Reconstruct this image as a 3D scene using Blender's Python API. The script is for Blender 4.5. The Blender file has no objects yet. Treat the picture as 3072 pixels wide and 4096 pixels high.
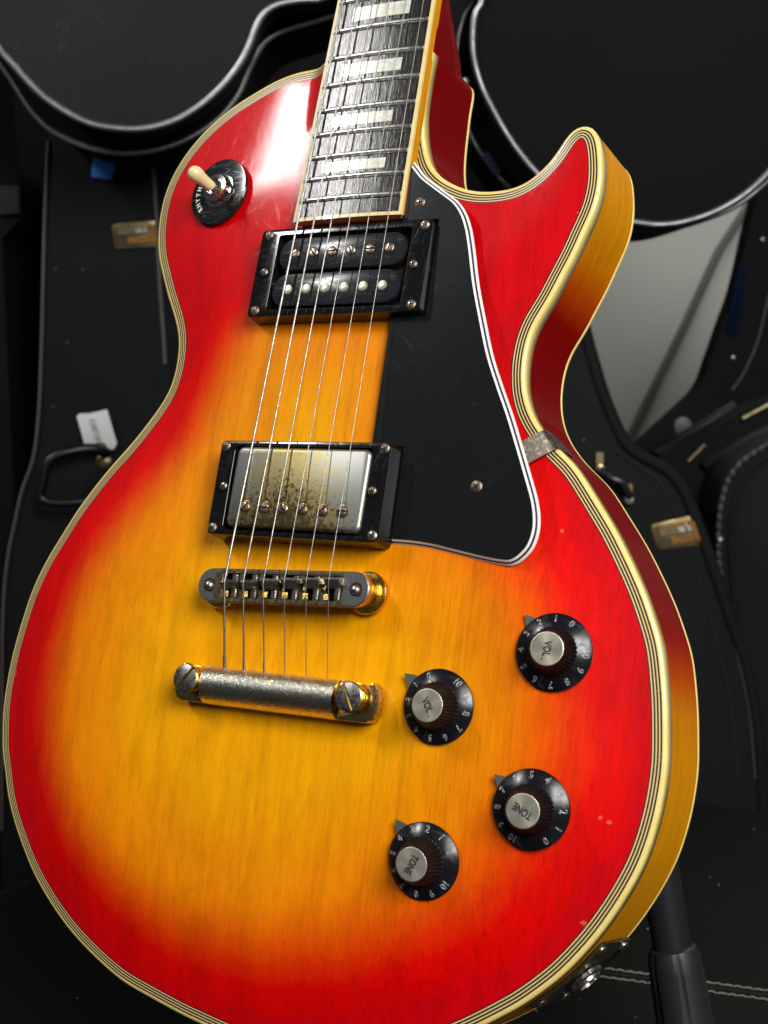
import bpy, bmesh, math, random
import numpy as np
from mathutils import Matrix, Vector, geometry
random.seed(7); rng = np.random.default_rng(7)
R = math.radians
S = 0.001                                   # everything below is measured in millimetres
scene = bpy.context.scene
COL = scene.collection

# ------------------------------------------------------------------ camera
cam_d = bpy.data.cameras.new('camera'); cam = bpy.data.objects.new('camera', cam_d); COL.objects.link(cam)
CX = Vector((0.87340, 0.48662, -0.01926)); CY = Vector((0.03610, -0.10413, -0.99391)); CZ = Vector((-0.48566, 0.86739, -0.10851))
CAMP = Vector((332.613, -527.622, 99.538))
m = Matrix((CX, -CY, -CZ)).transposed().to_4x4(); m.translation = CAMP * S
cam.matrix_world = m
cam_d.sensor_fit = 'HORIZONTAL'; cam_d.sensor_width = 36.0; cam_d.lens = 36.0 * 5690 / 3072
cam_d.clip_start = 0.02; cam_d.clip_end = 60
cam_d.dof.use_dof = True; cam_d.dof.focus_distance = 0.63; cam_d.dof.aperture_fstop = 20.0
scene.camera = cam

# ------------------------------------------------------------------ world, lamps, exposure
scene.view_settings.view_transform = 'Standard'; scene.view_settings.look = 'None'
scene.view_settings.exposure = 0.10; scene.view_settings.gamma = 1.0
w = bpy.data.worlds.new('World'); scene.world = w; w.use_nodes = True
w.node_tree.nodes['Background'].inputs[0].default_value = (0.80, 0.84, 0.90, 1)
w.node_tree.nodes['Background'].inputs[1].default_value = 0.045

GC, GS = 0.955030, 0.296509                 # how far the guitar leans back on its stand
MG = Matrix(((1, 0, 0, 0), (0, GS, -GC, 0), (0, GC, GS, 0), (0, 0, 0, 1)))   # guitar frame -> world (mm)

def lamp(name, target, direction, dist, sx, sy, power, col=(1, 1, 1), up=(0, 1, 0)):
    """area lamp, placed by the direction it is seen from the guitar (guitar frame)"""
    d = bpy.data.lights.new(name, 'AREA'); d.shape = 'RECTANGLE'; d.size = sx; d.size_y = sy
    d.energy = power; d.color = col
    o = bpy.data.objects.new(name, d); COL.objects.link(o)
    n = (MG.to_3x3() @ Vector(direction)).normalized()
    t = (MG @ Vector(target)) * S
    o.location = t + n * dist
    y = MG.to_3x3() @ Vector(up); y = (y - n * y.dot(n)).normalized(); x = y.cross(n)
    o.matrix_world = Matrix.Translation(t + n * dist) @ Matrix((x, y, n)).transposed().to_4x4()
    return o
lamp('ceiling_tube_lamp', (-45, 215, 3), (-0.553, 0.505, 0.665), 1.9, 0.05, 0.42, 12, (1.0, 0.985, 0.96), (0.05, 0.8, -0.6))
lamp('ceiling_panel_lamp', (0, 0, 5), (0.70, 0.34, 0.64), 1.7, 0.8, 0.8, 34, (1.0, 0.98, 0.95))
lamp('low_side_lamp', (2, -166, 7), (-0.52, -0.56, 0.65), 1.3, 0.07, 0.13, 0.7, (1.0, 0.96, 0.98))

def room_lamp(name, loc, aim, sx, sy, power, col=(1, 1, 1)):
    """area lamp given in world millimetres"""
    d = bpy.data.lights.new(name, 'AREA'); d.shape = 'RECTANGLE'; d.size = sx; d.size_y = sy; d.energy = power; d.color = col
    o = bpy.data.objects.new(name, d); COL.objects.link(o)
    a = Vector(loc) * S; n = (a - Vector(aim) * S).normalized()
    o.matrix_world = Matrix.Translation(a) @ n.to_track_quat('Z', 'Y').to_matrix().to_4x4()
room_lamp('rear_wall_fill_lamp', (80, 1160, 1300), (-250, 1400, 100), 0.5, 0.5, 8, (1.0, 0.99, 0.96))  # added fill with no visible source, brightens the wall behind the cases

# ------------------------------------------------------------------ object helpers
GM = {}                                     # object name -> matrix in its own root's outer frame (mm)
def tag(o, label=None, cat=None, group=None, kind=None):
    if label: o['label'] = label
    if cat: o['category'] = cat
    if group: o['group'] = group
    if kind: o['kind'] = kind
    return o
def root(name, mat, label, cat, group=None, frame=None):
    """an Empty at the thing's base; mat = world matrix in mm; frame = its matrix in the frame its parts are given in"""
    o = bpy.data.objects.new(name, None); COL.objects.link(o)
    mm = mat.copy(); mm.translation = mat.translation * S
    o.matrix_world = mm; o.empty_display_size = 0.02
    GM[o.name] = frame if frame is not None else Matrix.Identity(4); tag(o, label, cat, group); return o

class G:
    """collects faces of one mesh"""
    def __init__(s): s.v = []; s.f = []; s.m = []; s.flat = []
    def add(s, v, f, mi=0, M=None, flat=False):
        b = len(s.v)
        for p in v:
            p = Vector(p)
            s.v.append(M @ p if M is not None else p)
        for q in f: s.f.append([i + b for i in q]); s.m.append(mi); s.flat.append(flat)
    def lathe(s, prof, seg=32, mi=0, M=None, cap0=False, cap1=False, fn=None):
        v = []; f = []
        for (r, z) in prof:
            for k in range(seg):
                a = 2 * math.pi * k / seg; rr = fn(r, z, k) if fn else r
                v.append((rr * math.cos(a), rr * math.sin(a), z))
        for i in range(len(prof) - 1):
            for k in range(seg):
                k2 = (k + 1) % seg
                f.append((i * seg + k, i * seg + k2, (i + 1) * seg + k2, (i + 1) * seg + k))
        if cap1: f.append(tuple((len(prof) - 1) * seg + k for k in range(seg)))
        if cap0: f.append(tuple(seg - 1 - k for k in range(seg)))
        s.add(v, f, mi, M)
    def prism(s, poly, z0, z1, mi=0, M=None, bev=0.0, zf=None, flat=False):
        """closed outline (CCW) between z0 and z1 with a small top bevel"""
        n = len(poly); P = [Vector((p[0], p[1], 0)) for p in poly]
        rings = [(0, z0)] + ([(0, z1 - bev - min(.3, (z1 - z0 - bev) * .3)), (0, z1 - bev), (bev * .3, z1 - bev * .3), (bev, z1)] if bev else [(0, z1)])
        v = []; f = []
        offs = {}
        for d, z in rings:
            pts = P if d == 0 else [Vector((*q, 0)) for q in offset([(p.x, p.y) for p in P], d)]
            v += [(p.x, p.y, z + (zf(p.x, p.y) if zf else 0)) for p in pts]
        for i in range(len(rings) - 1):
            for k in range(n):
                k2 = (k + 1) % n
                f.append((i * n + k, i * n + k2, (i + 1) * n + k2, (i + 1) * n + k))
        f.append(tuple((len(rings) - 1) * n + k for k in range(n)))
        f.append(tuple(n - 1 - k for k in range(n)))
        s.add(v, f, mi, M, flat)
    def frame(s, po, pi, z0, z1, mi=0, M=None, bev=0.4, flare=0.0):
        n = len(po)
        loops = [(pi, 0, z0), (pi, 0, z1 - .4), (pi, 0, z1 - .12), (offset(pi, -.12), 0, z1), (offset(po, bev), 0, z1),
                 (offset(po, bev * .3), 0, z1 - bev * .3), (po, 0, z1 - bev), (po, 0, z1 - bev - .3), (offset(po, -flare) if flare else po, 0, z0)]
        v = []; f = []
        for pts, _, z in loops: v += [(p[0], p[1], z) for p in pts]
        for i in range(len(loops) - 1):
            for k in range(n):
                k2 = (k + 1) % n
                f.append((i * n + k2, i * n + k, (i + 1) * n + k, (i + 1) * n + k2))
        s.add(v, [q[::-1] for q in f], mi, M)
    def box(s, x0, x1, y0, y1, z0, z1, mi=0, M=None):
        s.add([(x0, y0, z0), (x1, y0, z0), (x1, y1, z0), (x0, y1, z0), (x0, y0, z1), (x1, y0, z1), (x1, y1, z1), (x0, y1, z1)],
              [(3, 2, 1, 0), (4, 5, 6, 7), (0, 1, 5, 4), (1, 2, 6, 5), (2, 3, 7, 6), (3, 0, 4, 7)], mi, M, True)
    def tube(s, pts, r, seg=10, mi=0, caps=True, closed=False):
        P = [Vector(p) for p in pts]; n = len(P); rr = r if hasattr(r, '__len__') else [r] * n
        v = []; f = []; up = None
        for i in range(n):
            a = P[(i - 1) % n] if (i > 0 or closed) else P[i]; b = P[(i + 1) % n] if (i < n - 1 or closed) else P[i]
            t = (b - a).normalized()
            if up is None: up = Vector((0, 0, 1)) if abs(t.z) < .9 else Vector((1, 0, 0))
            x = t.cross(up).normalized(); y = x.cross(t).normalized(); up = y
            for k in range(seg):
                an = 2 * math.pi * k / seg
                v.append(P[i] + (x * math.cos(an) + y * math.sin(an)) * rr[i])
        for i in range(n if closed else n - 1):
            j = (i + 1) % n
            for k in range(seg):
                k2 = (k + 1) % seg
                f.append((i * seg + k, j * seg + k, j * seg + k2, i * seg + k2))
        if caps and not closed:
            f.append(tuple(range(seg))); f.append(tuple((n - 1) * seg + seg - 1 - k for k in range(seg)))
        s.add(v, f, mi)
    def build(s, name, mats, parent=None, M=None, sharp=40, label=None):
        me = bpy.data.meshes.new(name)
        me.from_pydata([tuple(p * S) for p in s.v], [], s.f)
        if not isinstance(mats, (list, tuple)): mats = [mats]
        for k in mats: me.materials.append(k)
        me.polygons.foreach_set('material_index', s.m)
        me.polygons.foreach_set('use_smooth', [not q for q in s.flat])
        me.validate(); me.update()
        if sharp: me.set_sharp_from_angle(angle=R(sharp))
        return put(name, me, parent, M, label)

def put(name, me, parent=None, M=None, label=None):
    o = bpy.data.objects.new(name, me); COL.objects.link(o)
    M = M.copy() if M is not None else Matrix.Identity(4)
    if parent is not None:
        o.parent = parent; l = GM[parent.name].inverted() @ M
    else: l = M
    GM[o.name] = M
    l = l.copy(); l.translation = l.translation * S
    o.matrix_basis = l
    if label: o['label'] = label
    return o

def offset(poly, d):
    """move a closed CCW outline inwards by d"""
    P = np.array(poly, float); a = np.roll(P, 1, 0); b = np.roll(P, -1, 0)
    e1 = P - a; e2 = b - P
    n1 = np.stack([-e1[:, 1], e1[:, 0]], 1); n1 /= np.linalg.norm(n1, axis=1)[:, None] + 1e-9
    n2 = np.stack([-e2[:, 1], e2[:, 0]], 1); n2 /= np.linalg.norm(n2, axis=1)[:, None] + 1e-9
    n = n1 + n2; n /= np.linalg.norm(n, axis=1)[:, None] + 1e-9
    c = np.clip((n * n1).sum(1), .35, 1)
    return [tuple(q) for q in P + n * (d / c)[:, None]]
def smooth_closed(pts, step, it=0):
    P = np.array(pts, float); n = len(P); out = []
    for i in range(n):
        p0, p1, p2, p3 = P[i - 1], P[i], P[(i + 1) % n], P[(i + 2) % n]
        for t in np.linspace(0, 1, 12, endpoint=False):
            out.append(.5 * (2 * p1 + (p2 - p0) * t + (2 * p0 - 5 * p1 + 4 * p2 - p3) * t * t + (3 * p1 - p0 - 3 * p2 + p3) * t ** 3))
    P = resample(np.array(out), step, True)
    for k in range(it):
        for lam in (.5, -.53):
            P = P + lam * ((np.roll(P, 1, 0) + np.roll(P, -1, 0)) / 2 - P)
    return P
def resample(P, step, closed=False):
    P = np.array(P, float)
    Q = np.vstack([P, P[:1]]) if closed else P
    d = np.r_[0, np.cumsum(np.linalg.norm(np.diff(Q, axis=0), axis=1))]
    n = max(3, int(round(d[-1] / step))); t = np.linspace(0, d[-1], n + (0 if closed else 1), endpoint=not closed)
    return np.stack([np.interp(t, d, Q[:, k]) for k in range(Q.shape[1])], 1)
def spline_open(pts, step):
    P = np.array(pts, float); P = np.vstack([2 * P[0] - P[1], P, 2 * P[-1] - P[-2]]); out = []
    for i in range(1, len(P) - 2):
        p0, p1, p2, p3 = P[i - 1], P[i], P[i + 1], P[i + 2]
        for t in np.linspace(0, 1, 12, endpoint=False):
            out.append(.5 * (2 * p1 + (p2 - p0) * t + (2 * p0 - 5 * p1 + 4 * p2 - p3) * t * t + (3 * p1 - p0 - 3 * p2 + p3) * t ** 3))
    out.append(P[-2]); return resample(np.array(out), step)
def rrect(x0, x1, y0, y1, r, k=5):
    out = []
    for cx, cy, a0 in ((x1 - r, y1 - r, 0), (x0 + r, y1 - r, 90), (x0 + r, y0 + r, 180), (x1 - r, y0 + r, 270)):
        for i in range(k + 1):
            a = R(a0 + 90 * i / k); out.append((cx + r * math.cos(a), cy + r * math.sin(a)))
    return out
def T(x, y, z=0): return Matrix.Translation((x, y, z))
def RX(a): return Matrix.Rotation(R(a), 4, 'X')
def RY(a): return Matrix.Rotation(R(a), 4, 'Y')
def RZ(a): return Matrix.Rotation(R(a), 4, 'Z')
def frame_on(n):
    """rotation taking +Z to n, keeping X as level as it can"""
    n = Vector(n).normalized(); x = Vector((1, 0, 0)); x = (x - n * x.dot(n)).normalized(); y = n.cross(x)
    return Matrix((x, y, n)).transposed().to_4x4()

# ------------------------------------------------------------------ materials
class NT:
    def __init__(s, name):
        s.mat = bpy.data.materials.new(name); s.mat.use_nodes = True; s.t = s.mat.node_tree
        s.b = s.t.nodes['Principled BSDF']
    def n(s, typ, **k):
        q = s.t.nodes.new(typ)
        for a, b in k.items():
            if a.startswith('i_'):
                key = a[2:]; key = int(key) if key.isdigit() else key.replace('_', ' ')
                s.set(q.inputs[key], b)
            else: setattr(q, a, b)
        return q
    def set(s, sock, val):
        if hasattr(val, 'bl_rna') and isinstance(val, bpy.types.NodeSocket): s.t.links.new(val, sock)
        else: sock.default_value = val
    def p(s, **k):
        for a, b in k.items(): s.set(s.b.inputs[a.replace('_', ' ')], b)
        return s
    def coord(s, scale=(1, 1, 1), kind='Object', rot=(0, 0, 0)):
        c = s.n('ShaderNodeTexCoord'); mp = s.n('ShaderNodeMapping')
        s.t.links.new(c.outputs[kind], mp.inputs[0]); mp.inputs['Scale'].default_value = scale
        mp.inputs['Rotation'].default_value = rot
        return mp.outputs[0]
    def noise(s, vec, scale, detail=4, rough=.55, dist=0):
        q = s.n('ShaderNodeTexNoise'); s.t.links.new(vec, q.inputs['Vector'])
        q.inputs['Scale'].default_value = scale; q.inputs['Detail'].default_value = detail
        q.inputs['Roughness'].default_value = rough; q.inputs['Distortion'].default_value = dist
        return q.outputs['Fac']
    def ramp(s, fac, stops, interp='LINEAR'):
        q = s.n('ShaderNodeValToRGB'); q.color_ramp.interpolation = interp
        s.t.links.new(fac, q.inputs[0]); e = q.color_ramp.elements
        while len(e) < len(stops): e.new(.5)
        for i, (pos, c) in enumerate(stops):
            e[i].position = pos; e[i].color = (*c, 1) if hasattr(c, '__len__') else (c, c, c, 1)
        return q.outputs[0]
    def math(s, op, a, b=0.0, clamp=False):
        q = s.n('ShaderNodeMath', operation=op); q.use_clamp = clamp
        s.set(q.inputs[0], a); s.set(q.inputs[1], b); return q.outputs[0]
    def mix(s, fac, a, b, blend='MIX'):
        q = s.n('ShaderNodeMix', data_type='RGBA', blend_type=blend)
        s.set(q.inputs[0], fac)
        for sock, val in ((q.inputs[6], a), (q.inputs[7], b)):
            if isinstance(val, tuple) and len(val) == 3: val = (*val, 1)
            s.set(sock, val)
        return q.outputs[2]
    def bump(s, h, strength=.3, dist=.0002, normal=None):
        q = s.n('ShaderNodeBump'); q.inputs['Strength'].default_value = strength; q.inputs['Distance'].default_value = dist
        s.t.links.new(h, q.inputs['Height'])
        if normal is not None: s.t.links.new(normal, q.inputs['Normal'])
        return q.outputs[0]
    def attr(s, name):
        q = s.n('ShaderNodeAttribute', attribute_name=name); return q.outputs['Fac']
def scratches(N, scale=60, thin=.02, angles=(20, 75, 140, 100), kind='Object'):
    """thin straight hairlines in several directions -> 0..1"""
    tot = None
    for i, a in enumerate(angles):
        v = N.coord((1, 1, 1), kind, (0, 0, R(a)))
        # stretch after turning: use a second mapping
        mp = N.n('ShaderNodeMapping'); N.t.links.new(v, mp.inputs[0]); mp.inputs['Location'].default_value = (i * 3.7, i * 1.3, 0); mp.inputs['Scale'].default_value = (1, .03, 1)
        f = N.noise(mp.outputs[0], scale * (1 + .23 * i), 2, .5, 0)
        r = N.ramp(f, [(0.0, 0), (.5 - thin, 0), (.5, 1), (.5 + thin, 0), (1, 0)])
        g = N.noise(v, scale * 1.1, 3, .6)
        r = N.math('MULTIPLY', r, N.ramp(g, [(.46, 0), (.66, 1)]))
        tot = r if tot is None else N.math('MAXIMUM', tot, r)
    return tot

def simple(name, col, rough=.5, metal=0, coat=0, spec=.5, bumpamt=0, bscale=400, sss=0):
    N = NT(name); N.p(Base_Color=(*col, 1), Roughness=rough, Metallic=metal, Coat_Weight=coat, Coat_Roughness=.08)
    N.b.inputs['Specular IOR Level'].default_value = spec
    if sss:
        N.p(Subsurface_Weight=sss); N.b.inputs['Subsurface Radius'].default_value = (.002, .0015, .0008)
    v = N.coord()
    f = N.noise(v, bscale, 4)
    N.p(Roughness=N.math('ADD', N.math('MULTIPLY', f, .25 * rough), rough * .87))
    if bumpamt: N.p(Normal=N.bump(f, bumpamt))
    return N.mat

# maple top with the cherry sunburst
N = NT('sunburst_maple')
b = N.attr('burst'); v = N.coord((1, .09, 1)); vw = N.coord((1, .3, 1))
grain = N.noise(v, 1300, 6, .72, .15); figure = N.noise(vw, 62, 5, .6, 1.6); broad = N.noise(v, 110, 4, .6, .6)
wob = N.noise(N.coord((1, .35, 1)), 60, 5, .6, .5)
b = N.math('MULTIPLY', N.math('ADD', b, .12), 1 / 1.12); bb = N.math('ADD', b, N.math('MULTIPLY', N.math('SUBTRACT', wob, .5), .14))
bb = N.math('ADD', bb, N.math('MULTIPLY', N.math('SUBTRACT', grain, .5), .10))
col = N.ramp(bb, [(0.0, (.62, .0, .004)), (.12, (.74, .0, .0)), (.26, (.78, .002, .0)), (.40, (.82, .030, .0)), (.58, (.84, .11, .0)), (.76, (.86, .205, .0)), (.90, (.90, .30, .0)), (1.0, (.95, .40, .0))])
pores = N.ramp(grain, [(.30, .62), (.46, .93), (.6, 1.0), (1, 1.05)])
col = N.mix(.52, col, pores, 'MULTIPLY')
col = N.mix(.42, col, N.ramp(broad, [(.25, .60), (.5, .95), (.75, 1.1)]), 'MULTIPLY')
lines = N.noise(N.coord((1, .018, 1)), 620, 4, .7, .05); sx = N.n('ShaderNodeSeparateXYZ'); N.t.links.new(N.coord(), sx.inputs[0])
lk = N.math('ADD', N.ramp(N.math('MULTIPLY', sx.outputs[0], 12.0), [(.1, .14), (.8, .42)]), 0.0)
col = N.mix(lk, col, N.ramp(lines, [(.36, .62), (.48, .96), (.62, 1.08)]), 'MULTIPLY')
col = N.mix(.36, col, N.ramp(figure, [(.3, .62), (.5, .95), (.7, 1.15)]), 'MULTIPLY')
# chips and dings in the lacquer: paler bare wood
chips = None
for (cx, cy, r1, r2) in [(-161.3, -30.5, .6, 2.2), (-163.0, -48, .9, 3.2), (-162.8, -54.5, 1.1, 2.0), (116.9, 28.2, .7, .8), (145.6, -81.9, .8, .7), (148.8, -83.3, 1.0, .8), (141.8, -122, 1.2, .9), (3.7, -141, 1.0, .4), (107.3, 165.8, .7, .5), (-73.1, -55.1, .4, .9)]:
    mp = N.n('ShaderNodeVectorMath', operation='SUBTRACT'); N.t.links.new(N.coord(), mp.inputs[0]); mp.inputs[1].default_value = (cx * S, cy * S, 0)
    m2 = N.n('ShaderNodeVectorMath', operation='MULTIPLY'); N.t.links.new(mp.outputs[0], m2.inputs[0]); m2.inputs[1].default_value = (1 / (r1 * S), 1 / (r2 * S), 0)
    ln = N.n('ShaderNodeVectorMath', operation='LENGTH'); N.t.links.new(m2.outputs[0], ln.inputs[0])
    q = N.math('ADD', ln.outputs['Value'], N.math('MULTIPLY', N.math('SUBTRACT', N.noise(N.coord(), 1400, 2), .5), 2.2))
    q = N.math('LESS_THAN', q, 1.0)
    chips = q if chips is None else N.math('MAXIMUM', chips, q)
col = N.mix(N.math('MULTIPLY', chips, .4), col, (.80, .22, .12))
sc = scratches(N, 120, .006, (15, 62, 118, 160))
rg = N.math('ADD', N.math('MULTIPLY', sc, .22), N.math('ADD', N.math('MULTIPLY', grain, .10), .035))
N.p(Base_Color=col, Roughness=.5, Coat_Weight=.42, Coat_Roughness=rg)
N.b.inputs['Specular IOR Level'].default_value = .10
N.p(Normal=N.bump(grain, .12, .0002)); N.set(N.b.inputs['Coat Normal'], N.bump(N.math('ADD', N.math('MULTIPLY', grain, 1.2), N.math('MULTIPLY', broad, 1.6)), .05, .0003))
M_TOP = N.mat

# mahogany sides / neck: amber to dark cherry by attribute
N = NT('side_wood')
b = N.attr('burst'); v = N.coord((.12, .12, 2.2)); g = N.noise(v, 420, 5, .65, .3); g2 = N.noise(N.coord((.2, .2, 1.5)), 90, 3)
col = N.ramp(b, [(0.0, (.17, .0, .001)), (.25, (.26, .002, .0)), (.5, (.48, .06, .0)), (.75, (.60, .20, .001)), (1.0, (.68, .27, .003))])
col = N.mix(.55, col, N.ramp(g, [(.3, .55), (.5, .95), (.7, 1.15)]), 'MULTIPLY')
col = N.mix(.3, col, N.ramp(g2, [(.3, .7), (.7, 1.15)]), 'MULTIPLY')
N.p(Base_Color=col, Roughness=.5, Coat_Weight=.08, Coat_Roughness=.05); N.b.inputs['Specular IOR Level'].default_value = .06
N.set(N.b.inputs['Coat Normal'], N.bump(g, .06, .0003)); M_SIDE = N.mat

def ivory(name, c, c2):
    N = NT(name); v = N.coord(); f = N.noise(v, 160, 5); f2 = N.noise(v, 1500, 3)
    col = N.mix(N.ramp(f, [(.35, 0), (.7, 1)]), c, c2)
    col = N.mix(N.math('MULTIPLY', N.ramp(f2, [(.62, 0), (.72, 1)]), .35), col, (.30, .16, .05))
    N.p(Base_Color=col, Roughness=.32, Coat_Weight=.6, Coat_Roughness=.08, Subsurface_Weight=.08)
    N.b.inputs['Subsurface Radius'].default_value = (.001, .0008, .0004)
    return N.mat
M_BIND = ivory('aged_binding', (.86, .66, .19), (.90, .74, .27))
M_BIND2 = ivory('neck_binding', (.78, .60, .24), (.84, .70, .36))
M_PURF_W = simple('purfling_cream', (.80, .58, .26), .35, coat=.5)
M_PURF_B = simple('purfling_black', (.014, .018, .010), .35, coat=.5)
M_PURF_D = simple('purfling_dark', (.05, .004, .008), .35, coat=.5)

# ebony fretboard
N = NT('ebony'); v = N.coord((1, .05, 1)); g = N.noise(v, 1300, 6, .7, .1); g3 = N.noise(N.coord((1, .07, 1)), 380, 5, .65, .2)
col = N.ramp(g, [(.30, (.004, .0035, .0035)), (.45, (.014, .012, .012)), (.6, (.030, .026, .025)), (.8, (.06, .052, .05))])
col = N.mix(.7, col, N.ramp(g3, [(.38, .25), (.5, .9), (.7, 1.3)]), 'MULTIPLY')
N.p(Base_Color=col, Roughness=N.ramp(g, [(.3, .24), (.6, .10)]), Normal=N.bump(N.math('ADD', g, g3), .24, .0003)); N.b.inputs['Specular IOR Level'].default_value = .5; M_EBONY = N.mat
# pearl
N = NT('pearl_inlay'); v = N.coord((1, 2.2, 1)); f = N.noise(v, 140, 6, .6, 1.8); f2 = N.noise(N.coord(), 55, 2, .5, .5)
col = N.ramp(f, [(.3, (.42, .46, .43)), (.42, (.80, .80, .68)), (.5, (.54, .56, .48)), (.58, (.86, .87, .82)), (.75, (.54, .60, .62))])
col = N.mix(.25, col, N.ramp(f2, [(.4, (1, .92, .75)), (.6, (.8, .95, 1))]), 'MULTIPLY')
N.p(Base_Color=col, Roughness=.22, Coat_Weight=.6, Coat_Roughness=.06, Metallic=.15, Normal=N.bump(f, .1, .0002)); M_PEARL = N.mat

def metal(name, c1, c2, s=300, lo=.45, hi=.55, r1=.22, r2=.45, bmp=.15, dark=None):
    N = NT(name); v = N.coord(); f = N.noise(v, s, 6, .65, .2); f2 = N.noise(v, s * 5, 4, .6)
    k = N.ramp(f, [(lo, 0), (hi, 1)]); col = N.mix(k, c1, c2)
    if dark: col = N.mix(N.ramp(N.noise(v, s * 1.7, 5, .7), [(.56, 0), (.66, .85)]), col, dark)
    col = N.mix(.3, col, N.ramp(f2, [(.3, .6), (.6, 1.0)]), 'MULTIPLY')
    rr = N.math('ADD', N.math('MULTIPLY', k, r2 - r1), N.math('ADD', N.math('MULTIPLY', f2, .12), r1 - .05))
    N.p(Base_Color=col, Metallic=1.0, Roughness=rr, Normal=N.bump(N.math('ADD', f, f2), bmp, .0001))
    return N.mat
NICK = (.50, .50, .47); NICKD = (.20, .205, .21); GOLD = (.82, .56, .16); GOLDP = (.72, .62, .36)
M_NICKEL = metal('worn_nickel', (.62, .60, .55), (.42, .40, .36), 500, dark=(.12, .08, .05))
M_FRET = metal('fret_wire', (.80, .80, .74), (.66, .65, .58), 300, r1=.24, r2=.34, bmp=0)
M_GOLD = metal('gold_plate', (.85, .55, .10), (.70, .46, .12), 260, r1=.16, r2=.3, bmp=.08)
M_BRIDGE = metal('bridge_patina', (.36, .37, .37), (.23, .235, .24), 400, r1=.38, r2=.5, bmp=.2)
M_BRIDGEG = metal('bridge_gold_worn', (.72, .56, .25), (.20, .19, .16), 650, .48, .60, r1=.22, r2=.45, bmp=.35)
M_SADDLE = metal('saddle_patina', (.42, .41, .38), (.24, .235, .22), 500, r1=.35, r2=.5)
M_SCREW = metal('aged_screw', (.52, .46, .38), (.30, .22, .16), 700, .4, .6, r1=.25, r2=.5, dark=(.07, .04, .03))
M_SCREWH = simple('screw_recess', (.012, .008, .007), .8)
M_STEEL = metal('string_steel', (.44, .425, .385), (.33, .315, .28), 300, r1=.34, r2=.44, bmp=0)
M_SLUG = metal('pole_slug', (.78, .74, .60), (.50, .46, .36), 900, r1=.35, r2=.5)
M_CHROME = simple('chrome', (.78, .77, .74), .10, 1.0)

# pickup cover: nickel with gold and tarnish left under the strings
N = NT('pickup_cover_metal'); v = N.coord(); vs = N.coord((1, .35, 1)); f = N.noise(vs, 260, 6, .7, .3); fine = N.noise(v, 1700, 5, .7)
sep = N.n('ShaderNodeSeparateXYZ'); N.t.links.new(N.coord(), sep.inputs[0])
xx = N.math('MULTIPLY', sep.outputs[0], 1000); yy = N.math('MULTIPLY', sep.outputs[1], 1000)
side = N.math('ADD', N.math('ABSOLUTE', N.math('ADD', xx, 4.0)), N.math('MULTIPLY', yy, .35))
gz = N.math('ADD', N.math('MULTIPLY', side, -.024), N.math('ADD', N.math('MULTIPLY', N.math('SUBTRACT', f, .5), 2.2), .95))
gold = N.ramp(gz, [(.35, 0), (.65, 1)])
dk = N.math('ADD', N.math('MULTIPLY', yy, -.035), N.math('ADD', N.math('MULTIPLY', N.math('ADD', N.math('SUBTRACT', N.noise(v, 430, 7, .80), .5), .085), 5.2), N.math('MULTIPLY', N.math('ABSOLUTE', N.math('ADD', xx, 5)), -.022)))
dark = N.math('MULTIPLY', N.ramp(dk, [(.42, 0), (.55, 1)]), .88)
col = N.mix(gold, (.42, .425, .38), (.52, .42, .18)); col = N.mix(dark, col, (.06, .045, .022))
spk = N.ramp(N.noise(v, 900, 6, .8), [(.57, 0), (.63, .6)]); col = N.mix(N.math('MULTIPLY', spk, gold), col, (.10, .08, .035)); col = N.mix(.45, col, N.ramp(fine, [(.35, .55), (.6, 1.05)]), 'MULTIPLY')
N.p(Base_Color=col, Metallic=1.0, Roughness=N.math('ADD', N.math('MULTIPLY', fine, .2), N.math('ADD', N.math('MULTIPLY', dark, .2), .36)), Normal=N.bump(fine, .18, .0001)); M_COVER = N.mat

# stop bar: gold sparkle worn to grey
N = NT('stop_bar_metal'); v = N.coord(); f = N.noise(v, 800, 6, .85, .1)
geo = N.n('ShaderNodeNewGeometry'); sep = N.n('ShaderNodeSeparateXYZ'); tc = N.n('ShaderNodeTexCoord'); N.t.links.new(tc.outputs['Object'], sep.inputs[0])
up = N.math('MULTIPLY', sep.outputs[1], 1000)     # mm across the bar
kk = N.math('ADD', N.math('MULTIPLY', N.math('ABSOLUTE', N.math('ADD', up, -1.0)), .055), N.math('ADD', N.math('MULTIPLY', N.math('SUBTRACT', f, .5), 3.0), .2))
k = N.ramp(kk, [(.35, 0), (.6, 1)])
k = N.math('MULTIPLY', k, 1.0); col = N.mix(k, (.40, .40, .37), (1.0, .88, .54))
N.p(Base_Color=col, Metallic=1.0, Roughness=N.math('ADD', N.math('MULTIPLY', N.ramp(f, [(.4, 0), (.6, 1)]), -.14), .36), Normal=N.bump(f, .7, .0003)); M_BAR = N.mat

# black plastics
def plastic(name, c=(.012, .013, .016), rough=.12, sc_amt=.35, scale=26, ang=(10, 60, 115, 150), thin=.01, rb=.1, sr=.35):
    N = NT(name); f = N.noise(N.coord(), 500, 4); sc = scratches(N, scale, thin, ang)
    cl = N.noise(N.coord(), 22, 5, .6)
    N.p(Base_Color=N.mix(N.math('MULTIPLY', sc, sc_amt), c, (.11, .125, .15)),
        Roughness=N.math('ADD', N.math('ADD', N.math('MULTIPLY', sc, sr), N.math('MULTIPLY', cl, rb)), rough),
        Normal=N.bump(f, .03, .0001)); return N.mat
M_RING = plastic('ring_plastic', (.006, .006, .0065), .07, .16, 170, (5, 20, 80, 110), .010, .08, .15)
M_BOB = plastic('bobbin_plastic', (.013, .015, .018), .15, .18, 210, (82, 88, 95, 100), .012, .10, .25)
M_GUARD = plastic('guard_plastic', (.0075, .0088, .0098), .12, .035, 150, (30, 48, 65, 140), .006, .10, .07)
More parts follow.
